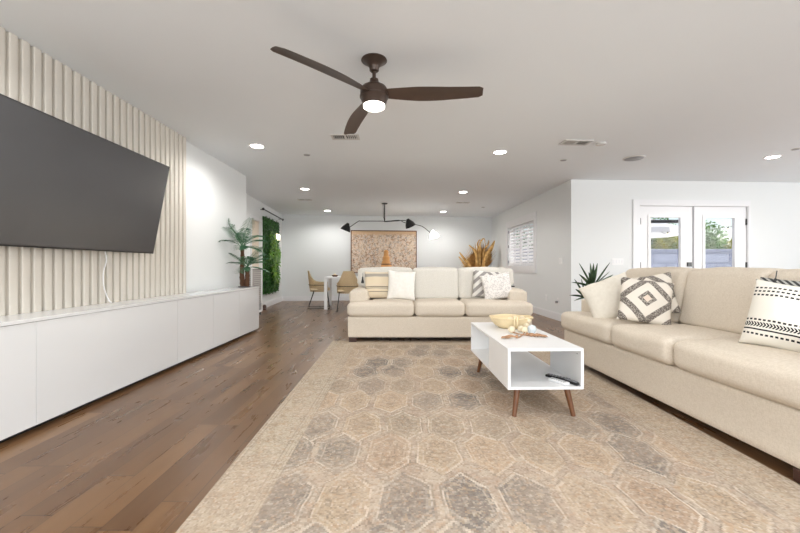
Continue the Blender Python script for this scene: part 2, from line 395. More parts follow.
def roundbox(w_, d_, h_, r_, puff=0.0, n_=14, fn=None, wr=0.0, seed=0):
    """rounded upholstery block, centred"""
    bm = bmesh.new()
    us = [-math.cos(PI*i/n_) for i in range(n_+1)]
    half = Vector((w_/2, d_/2, h_/2)); vmap = {}
    def vert(p):
        key = tuple(round(c, 5) for c in p)
        if key in vmap: return vmap[key]
        P = Vector((p[0]*half.x, p[1]*half.y, p[2]*half.z))
        qv = Vector([max(-(half[i]-r_), min(half[i]-r_, P[i])) for i in range(3)])
        dv = P-qv
        if dv.length > 1e-9:
            sc = max(abs(c) for c in dv)/dv.length
            dv = dv*sc
        P = qv+dv
        a, b, c = p
        P.z += puff*c*(1-a*a)*(1-b*b)
        P.y += puff*.6*b*(1-a*a)*(1-c*c)
        P.x += puff*.4*a*(1-b*b)*(1-c*c)
        if wr:
            nn = noise.noise(P*5+Vector((seed, seed*2, 0))); P += Vector((nn, -nn, nn))*wr
        if fn: P = fn(P)
        vmap[key] = bm.verts.new(P); return vmap[key]
    for ax in range(3):
        for sg in (-1, 1):
            for i in range(n_):
                for j in range(n_):
                    q4 = []
                    for (a, b) in ((i, j), (i+1, j), (i+1, j+1), (i, j+1)):
                        p = [0, 0, 0]; p[ax] = sg; p[(ax+1) % 3] = us[a]; p[(ax+2) % 3] = us[b]
                        q4.append(vert(p))
                    try: bm.faces.new(q4)
                    except ValueError: pass
    return bm
def pillow_bm(sx, sz, t, seed=0, n_=22):
    bm = bmesh.new(); g = {}
    for s_ in (-1, 1):
        for i in range(n_+1):
            for j in range(n_+1):
                u = -math.cos(PI*i/n_); v = -math.cos(PI*j/n_)
                u = u*.6+(-1+2*i/n_)*.4; v = v*.6+(-1+2*j/n_)*.4
                edge = i in (0, n_) or j in (0, n_)
                if edge and s_ == 1: g[(s_, i, j)] = g[(-1, i, j)]; continue
                th = t/2*(max(0, (1-u*u)*(1-v*v)))**.42
                X = u*sx/2*(1-.07*(1-v*v)); Z = v*sz/2*(1-.07*(1-u*u))
                nn = noise.noise(Vector((X*9+seed*3.1, Z*9, s_*2.0)))*.012*(1 if not edge else .4)
                g[(s_, i, j)] = bm.verts.new((X+nn*.5, s_*(th+(nn if not edge else 0)*(th > .01)), Z+nn*.5))
    for s_ in (-1, 1):
        for i in range(n_):
            for j in range(n_):
                bm.faces.new((g[(s_, i, j)], g[(s_, i+1, j)], g[(s_, i+1, j+1)], g[(s_, i, j+1)]))
    return bm
def quadwall(name, a, b, z0, z1, mat, th=.15, side=1, holes=()):
    """wall from a to b (plan points), thickness to the left(+1)/right(-1) of a->b; holes = (s0,s1,z0,z1) along its length"""
    A = Vector((a[0], a[1], 0)); Bv = Vector((b[0], b[1], 0)); L = (Bv-A).length
    mt = Matrix.Translation(A) @ Matrix.Rotation(math.atan2(b[1]-a[1], b[0]-a[0]), 4, 'Z')
    y0, y1 = (0, th) if side > 0 else (-th, 0)
    bm = bmesh.new(); s = 0.0
    for (s0, s1, h0, h1) in sorted(holes):
        if s0 > s: box(bm, s, s0, y0, y1, z0, z1, mt)
        if h0 > z0: box(bm, s0, s1, y0, y1, z0, h0, mt)
        if h1 < z1: box(bm, s0, s1, y0, y1, h1, z1, mt)
        s = s1
    if s < L: box(bm, s, L, y0, y1, z0, z1, mt)
    return struct(obj(name, bm, mat)), mt, L

H = 2.5
# ------------------------------------------------------------------ room shell
FX0, FX1, FY0, FY1 = -4.2, 9.2, -3.2, 12.0
bm = bmesh.new()
box(bm, FX0, 2.95, FY0, 12.0, -.1, 0); box(bm, 2.95, 9.2, FY0, 6.7, -.1, 0)
struct(obj('floor', bm, 'floor'))
bm = bmesh.new(); box(bm, FX0, 3.05, FY0, 12.0, H, H+.2); box(bm, 3.05, 9.2, FY0, 7.15, H, H+.2)
struct(obj('ceiling', bm, 'ceil'))
quadwall('wall_left', (-2.55, -3.0), (-2.55, 6.30), 0, H, 'wall', .5, 1)
A5, B5 = (-3.0, 6.0), (-3.42, 11.02)
LW, LWm, LWl = quadwall('wall_left_dining', A5, B5, 0, H, 'wall', .15, 1, holes=[(2.12, 2.86, 0, 2.03)])
quadwall('wall_back', (-3.6, 10.985), (3.0, 11.60), 0, H, 'wall', .15, 1)
WA, WB = (2.95, 6.55), (2.79, 11.75)
# window hole: Y 8.2..10.0
WW, WWm, WWl = quadwall('wall_window', WA, WB, 0, H, 'wall', .14, -1, holes=[(1.66, 3.44, 1.03, 2.0)])
DA, DB = (2.95, 6.55), (9.2, 6.917)
da = math.atan2(DB[1]-DA[1], DB[0]-DA[0])
DW, DWm, DWl = quadwall('wall_patio', DA, DB, 0, H, 'wall', .15, 1, holes=[(1.23, 3.24, 0, 2.08)])
quadwall('wall_right', (9.0, -3.0), (9.0, 6.9), 0, H, 'wall', .15, -1, holes=[(1.6, 7.6, .2, 2.4)])
quadwall('wall_rear', (-2.7, -3.0), (9.1, -3.0), 0, H, 'wall', .15, -1, holes=[(.4, 7.4, .1, 2.4)])

def base(name, mt, L, s0=0, s1=None, y=-.016, gaps=()):
    bm = bmesh.new(); s1 = L if s1 is None else s1; s = s0
    for g0, g1 in list(gaps)+[(s1, s1)]:
        if g0 > s:
            box(bm, s, g0, y, 0, 0, .125, mt); box(bm, s, g0, y*.6, 0, .125, .14, mt)
        s = g1
    struct(obj(name, bm, 'trim'))
base('baseboard_left', LWm, LWl, gaps=[(2.05, 2.93)])
base('baseboard_back', Matrix.Translation((-3.6, 10.985, 0)) @ Matrix.Rotation(math.atan2(.615, 6.6), 4, 'Z'), 6.55)
base('baseboard_window', WWm @ Matrix.Scale(-1, 4, (0, 1, 0)), WWl)
base('baseboard_patio', DWm, DWl, gaps=[(1.1, 3.31)])
# correct sides: left/window boards sit on the room side
for nm_ in ('baseboard_left',): pass

# interior door in the left dining wall
bm = bmesh.new(); box(bm, 2.12, 2.86, .05, .09, 0, 2.03, LWm)
for (a0, a1) in ((.25, .95), (1.1, 1.85)): box(bm, 2.22, 2.76, .044, .05, a0, a1, LWm)
struct(obj('door_1', bm, 'bw'))
bm = bmesh.new()
for s0, s1, z0, z1 in ((2.05, 2.12, 0, 2.10), (2.86, 2.93, 0, 2.10), (2.12, 2.86, 2.03, 2.10)): box(bm, s0, s1, -.018, .0, z0, z1, LWm)
struct(obj('trim_1', bm, 'trim'))

# plantation shutter window
bm = bmesh.new()
o_, i_ = .15, 0.0
for s0, s1, z0, z1 in ((1.53, 1.66, .86, 2.17), (3.44, 3.57, .86, 2.17), (1.66, 3.44, 2.0, 2.17), (1.66, 3.44, .86, 1.03)): box(bm, s0, s1, 0, .022, z0, z1, WWm)
win = struct(obj('window_1', bm, 'trim'))
bm = bmesh.new(); box(bm, 1.66, 3.44, -.11, -.105, 1.03, 2.0, WWm)
obj('window_pane', bm, 'glass', win)
for k in range(2):
    s0 = 1.67+k*.89; s1 = s0+.87
    bm = bmesh.new()
    for a0, a1, z0, z1 in ((s0, s0+.05, 1.035, 1.995), (s1-.05, s1, 1.035, 1.995), (s0+.05, s1-.05, 1.035, 1.09), (s0+.05, s1-.05, 1.94, 1.995), ((s0+s1)/2-.012, (s0+s1)/2+.012, 1.09, 1.94)):
        box(bm, a0, a1, -.045, -.018, z0, z1, WWm)
    obj('shutter_frame', bm, 'trim', win)
    bm = bmesh.new()
    for j in range(11):
        zc = 1.13+j*.077
        box(bm, s0+.05, s1-.05, -.038, .038, -.004, .004, WWm @ Matrix.Translation((0, -.04, zc)) @ Matrix.Rotation(R(-57), 4, 'X'))
    obj('shutter_louvers', bm, 'trim', win)
    for zc in (1.12, 1.52, 1.9):
        bm = bmesh.new(); sx_ = s0-.005 if k == 0 else s1+.0
        box(bm, sx_-.012, sx_+.012, -.015, .006, zc-.035, zc+.035, WWm); obj('hinge', bm, 'chrome', win)

# french doors
def dbox(bm, s0, s1, y0, y1, z0, z1): box(bm, s0, s1, y0, y1, z0, z1, DWm)
bm = bmesh.new()
for s0, s1, z0, z1 in ((1.10, 1.205, 0, 2.165), (3.225, 3.255, 0, 2.165), (1.205, 3.225, 2.075, 2.165)): dbox(bm, s0, s1, -.02, 0, z0, z1)
for s0, s1, z0, z1 in ((1.205, 1.232, 0, 2.08), (3.21, 3.235, 0, 2.08), (1.232, 3.21, 2.06, 2.08)): dbox(bm, s0, s1, -.012, .12, z0, z1)
struct(obj('trim_2', bm, 'trim'))
for k, (s0, s1, g0, g1) in enumerate(((1.235, 2.208, 1.43, 1.98), (2.225, 3.205, 2.43, 2.98))):
    bm = bmesh.new(); y0, y1 = .012, .055
    dbox(bm, s0, g0, y0, y1, .02, 2.055); dbox(bm, g1, s1, y0, y1, .02, 2.055)
    dbox(bm, g0, g1, y0, y1, .02, .25); dbox(bm, g0, g1, y0, y1, 1.86, 2.055)
    d_ = struct(obj('door_%d' % (k+2), bm, 'trim'))
    bm = bmesh.new(); r_ = .045
    for a0, a1, z0, z1 in ((g0-r_, g0, .2, 1.905), (g1, g1+r_, .2, 1.905), (g0, g1, .2, .25), (g0, g1, 1.86, 1.905)):
        dbox(bm, a0, a1, -.002, .013, z0, z1)
    obj('glass_frame', bm, 'satin', d_)
    bm = bmesh.new(); dbox(bm, g0, g1, .03, .036, .25, 1.86); obj('pane', bm, 'glass', d_)
    hs = s0 if k == 0 else s1
    for zc in (.35, 1.02, 1.79):
        bm = bmesh.new(); dbox(bm, hs-.014, hs+.014, -.006, .02, zc-.055, zc+.055); obj('hinge', bm, 'blackplastic', d_)
    if k == 0:
        bm = bmesh.new(); dbox(bm, 2.10, 2.17, -.016, .012, 1.0, 1.075); obj('deadbolt', bm, 'blackplastic', d_)
        bm = bmesh.new(); dbox(bm, 2.11, 2.16, -.02, .012, .87, .93)
        tube(bm, [DWm @ Vector((2.135, -.03, .9)), DWm @ Vector((2.03, -.05, .9))], .009); obj('lever_handle', bm, 'blackplastic', d_)
    else:
        bm = bmesh.new(); dbox(bm, 2.206, 2.228, .0, .014, .02, 2.055); obj('astragal', bm, 'greyp', d_)

# ------------------------------------------------------------------ outside
bm = bmesh.new(); box(bm, 2.8, 45, 6.7, 45, -.12, -.02); box(bm, -10, 2.8, 12.2, 45, -.12, -.02); struct(obj('patio_ground', bm, 'patio'))
bm = bmesh.new(); box(bm, -4, 34, 15.0, 15.2, -.02, 1.63); box(bm, -4, 34, 14.97, 15.23, 1.63, 1.69)
tag(obj('block_wall', bm, 'block'), 'pale blue-white concrete block wall at the end of the patio', 'wall')
# eave beam
bm = bmesh.new(); box(bm, 3.05, 5.92, 8.0, 8.15, 1.925, 1.985)
tag(obj('eave_beam', bm, 'blackplastic'), 'dark horizontal roof beam seen through left patio door glass', 'beam')
# umbrella
um = thing('patio_umbrella', 'white patio umbrella canopy outside the left patio door', 'umbrella', (6.08, 10.4, -.02))
bm = bmesh.new(); cx = []
top = bm.verts.new((0, 0, 2.55)); rim = []
for i in range(8):
    a = 2*PI*i/8+.2; rim.append((bm.verts.new((1.45*math.cos(a), 1.45*math.sin(a), 1.96)), bm.verts.new((1.47*math.cos(a), 1.47*math.sin(a), 1.84))))
for i in range(8):
    a, b = rim[i], rim[(i+1) % 8]; bm.faces.new((top, a[0], b[0])); bm.faces.new((a[0], a[1], b[1], b[0]))
bmesh.ops.solidify(bm, geom=bm.faces[:], thickness=.006)
obj('canopy', bm, 'plank', um)
bm = bmesh.new(); tube(bm, [(0, 0, 0), (0, 0, 2.54)], .022); obj('pole', bm, 'greyp', um)
for i in range(8):
    a = 2*PI*i/8+.2; bm = bmesh.new(); tube(bm, [(0, 0, 2.5), (1.42*math.cos(a), 1.42*math.sin(a), 1.93)], .008, 5); obj('rib', bm, 'greyp', um)
bm = bmesh.new(); lathe(bm, [(.28, 0), (.28, .05), (.05, .08), (.04, .2)]); obj('umbrella_base', bm, 'greyp', um)
# white patio table
pt = thing('patio_table', 'white high patio table outside the right patio door', 'table', (7.55, 8.9, -.02))
obj('table_top', bbox(-.3, .3, -.3, .3, .955, .985, .006), 'plank', pt)
for sx_ in (-1, 1):
    for sy_ in (-1, 1): obj('leg', bbox(sx_*.26-.02, sx_*.26+.02, sy_*.26-.02, sy_*.26+.02, 0, .955), 'plank', pt)
# string lights
for (xa, nmz) in ((0, 'left'),):
    sl = thing('string_lights', 'black cord of warm bulbs strung across the patio', 'string lights', (0, 9.3, 0))
    bm = bmesh.new(); pts = []
    A_ = Vector((3.4, 0, 2.35)); B_ = Vector((9.6, 0, 2.35))
    for i in range(31):
        t = i/30; p = A_.lerp(B_, t); p.z -= .5*4*t*(1-t); pts.append(p)
    tube(bm, pts, .006, 5); obj('cord', bm, 'blackplastic', sl)
    for xb in (4.2, 5.1, 5.85, 6.55, 7.3, 8.03, 8.8):
        t = (xb-3.4)/6.2; zz = 2.35-.5*4*t*(1-t)
        bm = bmesh.new(); lathe(bm, [(.014, -.05), (.016, -.045), (.016, 0)], (xb, 0, zz), 10); b0 = obj('bulb_socket', bm, 'blackplastic', sl)
        bm = bmesh.new(); ball(bm, (xb, 0, zz-.075), .028, 12); obj('bulb', bm, 'bulb', b0)
# trees
def crown(bm, c, r, cnt, ls):
    for _ in range(cnt):
        dvec = Vector((random.gauss(0, 1), random.gauss(0, 1), random.gauss(0, 1))).normalized()
        rr = r*(random.random()**.4); p = Vector(c)+Vector((dvec.x*rr, dvec.y*rr*.8, dvec.z*rr*.85))
        a = Vector((random.gauss(0, 1), random.gauss(0, 1), random.gauss(0, .6))).normalized()*ls*random.uniform(.7, 1.3)
        b = a.cross(Vector((random.random()-.5, random.random()-.5, random.random()))).normalized()*ls*.45
        v = [bm.verts.new(p-a*.5), bm.verts.new(p+b*.5), bm.verts.new(p+a*.5), bm.verts.new(p-b*.5)]; bm.faces.new(v)
TREES = [(10.7, 17.6, 2.2, 1.0, 'treeC', 'dark green bushy tree above the block wall, left door glass, left side'),
         (12.2, 17.0, 2.05, .95, 'treeB', 'yellow-green shrubby tree above the block wall, left door glass, right side'),
         (12.9, 19.5, 2.7, 1.2, 'treeA', 'mid green tree partly hidden by the bar between the patio doors'),
         (13.9, 17.6, 2.25, 1.1, 'treeA', 'bright green tree above the block wall, right door glass, left side'),
         (15.2, 16.6, 1.75, .85, 'treeB', 'yellow flowering tree above the block wall, right door glass, right side'),
         (5.2, 18.5, 2.1, 1.8, 'treeC', 'dark green tree outside the shuttered window')]
for (tx, ty, tz, tr, tm, lab) in TREES:
    t_ = thing('garden_tree', lab, 'tree', (tx, ty, -.02), group='trees behind the block wall')
    bm = bmesh.new(); tube(bm, [(0, 0, 0), (.05, 0, tz*.5), (0, .05, tz)], [.09, .07, .04], 8); obj('trunk', bm, 'trunk', t_)
    bm = bmesh.new(); crown(bm, (0, 0, tz), tr, 2600, .14)
    crown(bm, (tr*.6, 0, tz-tr*.4), tr*.6, 800, .14); crown(bm, (-tr*.6, 0, tz-tr*.45), tr*.6, 800, .14)
    obj('foliage', bm, tm, t_)

# ------------------------------------------------------------------ ceiling fixtures
DL = [(-1.78, 4.73, 'round ceiling downlight nearest the slatted wall'), (1.31, 4.98, 'round ceiling downlight right of the fan, above the white table'),
      (-1.84, 7.35, 'round ceiling downlight on the left, second back from the slats'), (1.27, 7.65, 'round ceiling downlight above the back sofa, right of the fan'),
      (-1.95, 10.2, 'small round downlight left, closest to the painting wall'), (1.18, 10.4, 'small round downlight right, closest to the painting wall'),
      (5.1, 5.2, 'round ceiling downlight above the right patio door'),
      (-1.8, 1.6, 'round ceiling downlight beside the slatted wall behind view'), (1.3, 1.4, 'round ceiling downlight above the rug behind view'),
      (4.9, 2.2, 'round ceiling downlight on the kitchen side behind view'), (-1.8, -1.2, 'round ceiling downlight rear left'), (1.3, -1.2, 'round ceiling downlight rear right')]
for (x_, y_, lab) in DL:
    t_ = thing('ceiling_downlight', lab, 'downlight', (x_, y_, H), group='recessed ceiling downlights')
    bm = bmesh.new(); lathe(bm, [(.075, -.001), (.078, -.006), (.098, -.005), (.10, 0)], seg=32); obj('trim_ring', bm, 'satin', t_, True)
    bm = bmesh.new(); lathe(bm, [(0.0, -.0035), (.075, -.0035)], seg=32); obj('lens', bm, 'down', t_)
    l = light('downlight_lamp', 'SPOT', (x_, y_, H-.012), (0, 0, 0), DOWN_W*3.7, (1, .985, .96), spot_size=R(165), spot_blend=.6, shadow_soft_size=0.0)

def vent(x_, y_, rz, w_, d_, lab, broken=False):
    t_ = thing('ceiling_vent', lab, 'vent', (x_, y_, H), (0, 0, rz), group='ceiling air vents')
    bm = bmesh.new(); f = .025
    for a in ((-w_/2-f, w_/2+f, -d_/2-f, -d_/2), (-w_/2-f, w_/2+f, d_/2, d_/2+f), (-w_/2-f, -w_/2, -d_/2, d_/2), (w_/2, w_/2+f, -d_/2, d_/2), (-.012, .012, -d_/2, d_/2)):
        box(bm, *a, -.012, 0)
    obj('vent_frame', bm, 'vent', t_)
    bm = bmesh.new(); box(bm, -w_/2, w_/2, -d_/2, d_/2, -.003, 0); obj('vent_opening', bm, 'ventdark', t_)
    bm = bmesh.new(); k = int(w_/.022)
    for i in range(k):
        xx = -w_/2+(i+.5)*w_/k
        if abs(xx) > .016: box(bm, -.002, .002, -d_/2, d_/2, -.005, .005, Matrix.Translation((xx, 0, -.008)) @ Matrix.Rotation(R(40 if xx > 0 else -40), 4, 'Y'))
    o = obj('slats', bm, 'vent', t_)
vent(-.63, 4.38, 0, .27, .13, 'white square-louvred ceiling vent right behind the fan')
vent(2.12, 4.58, R(3), .29, .13, 'ceiling vent to the right of the fan')
vent(-2.13, 8.5, R(3), .25, .10, 'small ceiling vent over the left of the dining area')
vent(1.47, 8.88, R(3), .25, .10, 'small ceiling vent near the window wall')
def disc(name, lab, cat, x_, y_, r_, h_, mat, ring=False):
    t_ = thing(name, lab, cat, (x_, y_, H))
    bm = bmesh.new(); lathe(bm, [(0, -h_), (r_*.9, -h_), (r_, -h_*.6), (r_, 0)], seg=28); obj('housing', bm, 'vent', t_, True)
    if ring:
        bm = bmesh.new(); lathe(bm, [(0, -h_-.002), (r_*.86, -h_-.002), (r_*.88, -h_+.001)], seg=28); obj('grille', bm, mat, t_, True)
disc('ceiling_speaker', 'round grey-grilled ceiling speaker in front of patio doors', 'speaker', 3.23, 5.25, .135, .012, 'greyp', True)
disc('smoke_detector', 'small white round detector beside the right ceiling vent', 'detector', 2.44, 4.62, .06, .02, 'vent')
disc('sprinkler_cover', 'small ceiling cover disc left of the fan blade', 'sprinkler cover', -1.25, 5.1, .045, .006, 'greyp', True)
disc('sprinkler_cover', 'small ceiling cover disc near the back right corner', 'sprinkler cover', 2.1, 9.6, .045, .006, 'greyp', True)
disc('sprinkler_cover', 'small ceiling cover disc between vent and window wall corner', 'sprinkler cover', 2.3, 5.35, .045, .006, 'greyp', True)
disc('sprinkler_cover', 'small ceiling cover disc at the far right edge', 'sprinkler cover', 5.05, 4.85, .045, .006, 'greyp', True)

# ------------------------------------------------------------------ ceiling fan
fan = thing('ceiling_fan', 'dark bronze three-blade ceiling fan with round lit lamp', 'ceiling fan', (-.188, 2.76, H))
bm = bmesh.new(); lathe(bm, [(.092, 0), (.094, -.006), (.086, -.012), (.06, -.028), (.042, -.046), (.034, -.062), (.034, -.078), (.026, -.086), (.0, -.088)], seg=36); obj('canopy', bm, 'fanmetal', fan, True)
bm = bmesh.new(); lathe(bm, [(.013, -.07), (.013, -.16)], seg=14); obj('downrod', bm, 'fanmetal', fan, True)
bm = bmesh.new(); lathe(bm, [(.014, -.135), (.03, -.14), (.034, -.165), (.055, -.18), (.088, -.20), (.101, -.225), (.101, -.26), (.104, -.262), (.104, -.275), (.098, -.28), (.086, -.32), (.08, -.328), (0, -.328)], seg=40); obj('motor_housing', bm, 'fanmetal', fan, True)
bm = bmesh.new(); lathe(bm, [(.078, -.326), (.078, -.345), (.068, -.352), (0, -.355)], seg=32); obj('lamp_lens', bm, 'fanlight', fan, True)
def blade_bm(L=.78):
    bm = bmesh.new(); nS = 26; nC = 7; rows = []
    for i in range(nS+1):
        t = i/nS; r = .075+t*(L-.075)
        wd = .09+.068*math.sin(min(1, t*1.7)*PI*.5)-.045*max(0, t-.35)/.65
        if t > .97: wd *= math.sqrt(max(.02, 1-((t-.97)/.03)**2))*.35+.65
        sweep = .018*math.sin(PI*t)
        tw = -R(18-7*t); zc = -.25-.03*t
        th = .011*(1-.45*t)
        rt, rb = [], []
        for j in range(nC):
            s = -1+2*j/(nC-1); y = s*wd/2; e_ = th*math.sqrt(max(0.0, 1-s*s*.96))
            yy = y*math.cos(tw)+sweep; z0 = zc+y*math.sin(tw)+.006*(1-s*s)
            rt.append(bm.verts.new((r, yy, z0+e_/2))); rb.append(bm.verts.new((r, yy, z0-e_/2)))
        rows.append(rt+rb[::-1])
    for a, b in zip(rows, rows[1:]):
        m = len(a)
        for k in range(m): bm.faces.new((a[k], a[(k+1) % m], b[(k+1) % m], b[k]))
    bm.faces.new(rows[0]); bm.faces.new(rows[-1]); return bm
for ang, L in ((231, .82), (-8, .775), (110.5, .80)):
    obj('blade', blade_bm(L), 'fan', fan, True, rot=(0, 0, R(ang)))
light('fan_lamp', 'SPOT', (-.188, 2.76, H-.36), (0, 0, 0), 20, (1, .93, .84), spot_size=R(170), spot_blend=.6, shadow_soft_size=0.0)

# ------------------------------------------------------------------ slatted wall panel
def prof_slats(y0, y1, pitch):
    bm = bmesh.new(); pts = []; y = y0
    while y < y1-.01:
        g_ = .023; d0 = -2.5149; d1 = -2.490
        pts += [(d0, y), (d0, y+g_), (d1-.004, y+g_+.001), (d1-.001, y+g_+.004), (d1, y+g_+.009), (d1, y+pitch-.009), (d1-.001, y+pitch-.004), (d1-.004, y+pitch-.001)]
        y += pitch
    pts += [(-2.515, y), (-2.515, y+.02)]
    lo = [bm.verts.new((a, b, .02)) for a, b in pts]; hi = [bm.verts.new((a, b, H-.001)) for a, b in pts]
    for i in range(len(pts)-1): bm.faces.new((lo[i], lo[i+1], hi[i+1], hi[i]))
    box(bm, -2.549, -2.5155, y0, y+.02, .02, H-.001)
    return bm
tag(obj('slatted_wall_panel', prof_slats(-1.578, 4.44, .0812), 'slat', smooth=35), 'cream vertical slatted wall panel behind the television', 'wall panel')

# ------------------------------------------------------------------ television
tv_bot = Vector((-2.345, 0, 1.12)); Ye = 3.6; Ys = 1.98
tilt = math.atan2(16.5, 87)
tv = thing('television', 'large black wall-mounted flat television tilted downward on slatted wall', 'television', (-2.335, (Ye+Ys)/2, 1.12), (0, tilt, 0))
Wt = Ye-Ys; Ht = .2330*Ye
bm = bbox(-.045, 0, -Wt/2, Wt/2, 0, Ht, .004); obj('tv_body', bm, 'blackplastic', tv)
bm = bbox(-.001, .0015, -Wt/2+.008, Wt/2-.008, .012, Ht-.008); obj('screen', bm, 'screen', tv)
bm = bmesh.new(); box(bm, -.085, -.045, -.35, .35, .30, .36); box(bm, -.085, -.045, -.35, .35, .55, .61); obj('mount_rails', bm, 'black', tv)
bm = bmesh.new(); box(bm, -.13, -.08, -.1, .1, .28, .45); obj('mount_arm', bm, 'black', tv)
bm = bmesh.new()
for i in range(3): pass
cz = [(a_, b_+.24, c_) for a_, b_, c_ in [(-2.44, 2.90, 1.14), (-2.45, 2.93, 1.05), (-2.455, 2.905, .95), (-2.45, 2.90, .85), (-2.445, 2.925, .76), (-2.43, 2.945, .705), (-2.43, 2.96, .70)]]
def smooth_pts(p, k=6):
    P = [Vector(a) for a in p]; out = []
    for i in range(len(P)-1):
        p0, p1, p2, p3 = P[max(i-1, 0)], P[i], P[i+1], P[min(i+2, len(P)-1)]
        for j in range(k):
            t = j/k; out.append(.5*((2*p1)+(p2-p0)*t+(2*p0-5*p1+4*p2-p3)*t*t+(3*p1-p0-3*p2+p3)*t**3))
    out.append(P[-1]); return out
tube(bm, smooth_pts(cz), .0045, 8); tag(obj('power_cable', bm, 'satin', smooth=True), 'thin white cable hanging below the television', 'cable')

# ------------------------------------------------------------------ credenza
FXc = -2.2
units = [(.84, 2.30, 'wide glossy white low cabinet under the television, nearest the camera'), (2.30, 3.76, 'wide glossy white low cabinet under the television end, second from camera'),
         (3.76, 4.49, 'glossy white low cabinet, third along, where the slats end'), (4.49, 5.21, 'glossy white low cabinet beside the palm end, second from the far end'), (5.21, 5.93, 'glossy white end cabinet beneath the potted palm')]
for (a, b, lab) in units:
    c_ = thing('low_cabinet', lab, 'cabinet', (FXc, (a+b)/2, 0), group='white low cabinets along the left wall')
    h = (b-a)/2; e0 = -.286
    obj('cabinet_body', bbox(e0, -.022, -h+.0005, h-.0005, .045, .668), 'gloss', c_)
    obj('door', bbox(-.020, 0, -h+.0015, h-.0015, .040, .666, .0015), 'gloss', c_)
    obj('plinth', bbox(e0, -.06, -h+.001, h-.001, 0, .045), 'blackplastic', c_)
tag(obj('cabinet_top', bbox(-2.486, -2.195, .84, 5.935, .669, .690, .0015), 'gloss'), 'long glossy white top running over the low cabinets', 'worktop')

# ------------------------------------------------------------------ palm on the cabinet
def frond(bm, base_, az, L, lift, droop, nl=18, ll=.17, clampx=None):
    dirv = Vector((math.cos(az), math.sin(az), 0)); side = Vector((-math.sin(az), math.cos(az), 0)); pts = []
    for i in range(nl+1):
        t = i/nl; pts.append(Vector(base_)+dirv*(L*t*math.cos(lift*(1-.2*t)))+Vector((0, 0, L*t*math.sin(lift)-droop*t*t)))
    if clampx is not None:
        for p in pts: p.x = max(p.x, clampx)
    tube(bm, pts, [.004*(1-.7*i/nl)+.001 for i in range(nl+1)], 5)
    for i in range(3, nl+1):
        t = i/nl; l_ = ll*math.sin(PI*(.12+.8*t))**.7
        tg = (pts[i]-pts[i-1]).normalized()
        for s_ in (-1, 1):
            dd = (side*s_*.85+tg*.75+Vector((0, 0, .12))).normalized(); p = pts[i]; nrm = tg.cross(dd).normalized()
            tip = p+dd*l_+Vector((0, 0, -.25*l_)); mid = p+dd*l_*.45
            wv_ = tg*.0055
            vv = [p-wv_*.5, mid-wv_, tip, mid+wv_, p+wv_*.5]
            if clampx is not None:
                for q_ in vv: q_.x = max(q_.x, clampx)
            try: bm.faces.new([bm.verts.new(v) for v in vv])
            except ValueError: pass
pal = thing('potted_palm', 'green artificial palm with two brown trunks standing on the white cabinet end', 'plant', (-2.345, 5.72, .69))
def trunk(pts, r0, r1):
    P = smooth_pts(pts, 8); bm = bmesh.new()
    tube(bm, P, [(r0+(r1-r0)*i/len(P))*(1+.16*((i % 3) == 0)) for i in range(len(P))], 10); return bm
obj('trunk', trunk([(-.02, 0, 0), (-.035, 0, .2), (-.03, .01, .42), (-.03, 0, .60)], .036, .022), 'trunk', pal, True)
obj('trunk', trunk([(.04, -.01, 0), (.05, -.01, .15), (.05, -.02, .30)], .036, .024), 'trunk', pal, True)
bm = bmesh.new(); lathe(bm, [(.0, 0), (.085, 0), (.085, .012), (0, .02)], seg=20); obj('base_plate', bm, 'blackplastic', pal)
CX = -2.53+2.345
for (az, L, lf, dr) in ((20, .44, 1.0, .20), (65, .40, 1.0, .14), (120, .34, 1.1, .08), (-20, .46, .62, .18), (-60, .44, 1.0, .12), (-100, .5, .85, .12), (-112, .5, .55, .20), (170, .40, 1.3, .06), (-150, .46, 1.25, .04), (60, .36, .3, .14), (-75, .38, .25, .14), (0, .34, .1, .14), (-40, .48, 1.3, .06)):
    bm = bmesh.new(); frond(bm, (-.03, 0, .60), R(az), L, lf, dr, clampx=CX); obj('frond', bm, 'palm', pal)
for (az, L, lf, dr) in ((10, .34, .75, .10), (55, .32, .9, .06), (-30, .34, .55, .10), (-70, .32, .8, .08), (-110, .34, .5, .10), (-140, .30, .9, .04), (100, .28, .8, .06), (-10, .36, 1.15, .04), (25, .30, .1, .10), (-85, .30, .1, .10)):
    bm = bmesh.new(); frond(bm, (.05, -.02, .30), R(az), L, lf, dr, clampx=CX); obj('frond', bm, 'palm', pal)

# ------------------------------------------------------------------ white frame cabinet, plant wall, rod
wc = thing('mesh_front_cabinet', 'white framed cabinet with grey mesh front near the plant wall', 'cabinet', (-2.99, 7.62, 0), (0, 0, R(4.8)))
bm = bmesh.new(); box(bm, -.13, .13, -.36, .36, .955, .985)
for sx_ in (-.115, .115):
    for sy_ in (-.345, .345): box(bm, sx_-.013, sx_+.013, sy_-.013, sy_+.013, .06, .955)
box(bm, -.13, .13, -.36, .36, .06, .10); obj('cabinet_frame', bm, 'satin', wc)
obj('side_panels', bbox(-.12, .108, -.335, .335, .10, .95), 'mesh', wc)
bm = bmesh.new(); box(bm, .1085, .116, -.33, .33, .10, .24); obj('lower_panel', bm, 'greyp', wc)
for sy_ in (-.3, .3):
    bm = bmesh.new(); lathe(bm, [(.0, -.012), (.028, -.012), (.028, .012), (0, .012)], seg=16, mt=Matrix.Translation((.1, sy_, .0285)) @ Matrix.Rotation(R(90), 4, 'Y')); box(bm, .085, .115, sy_-.01, sy_+.01, .03, .06)
    obj('caster', bm, 'blackplastic', wc)
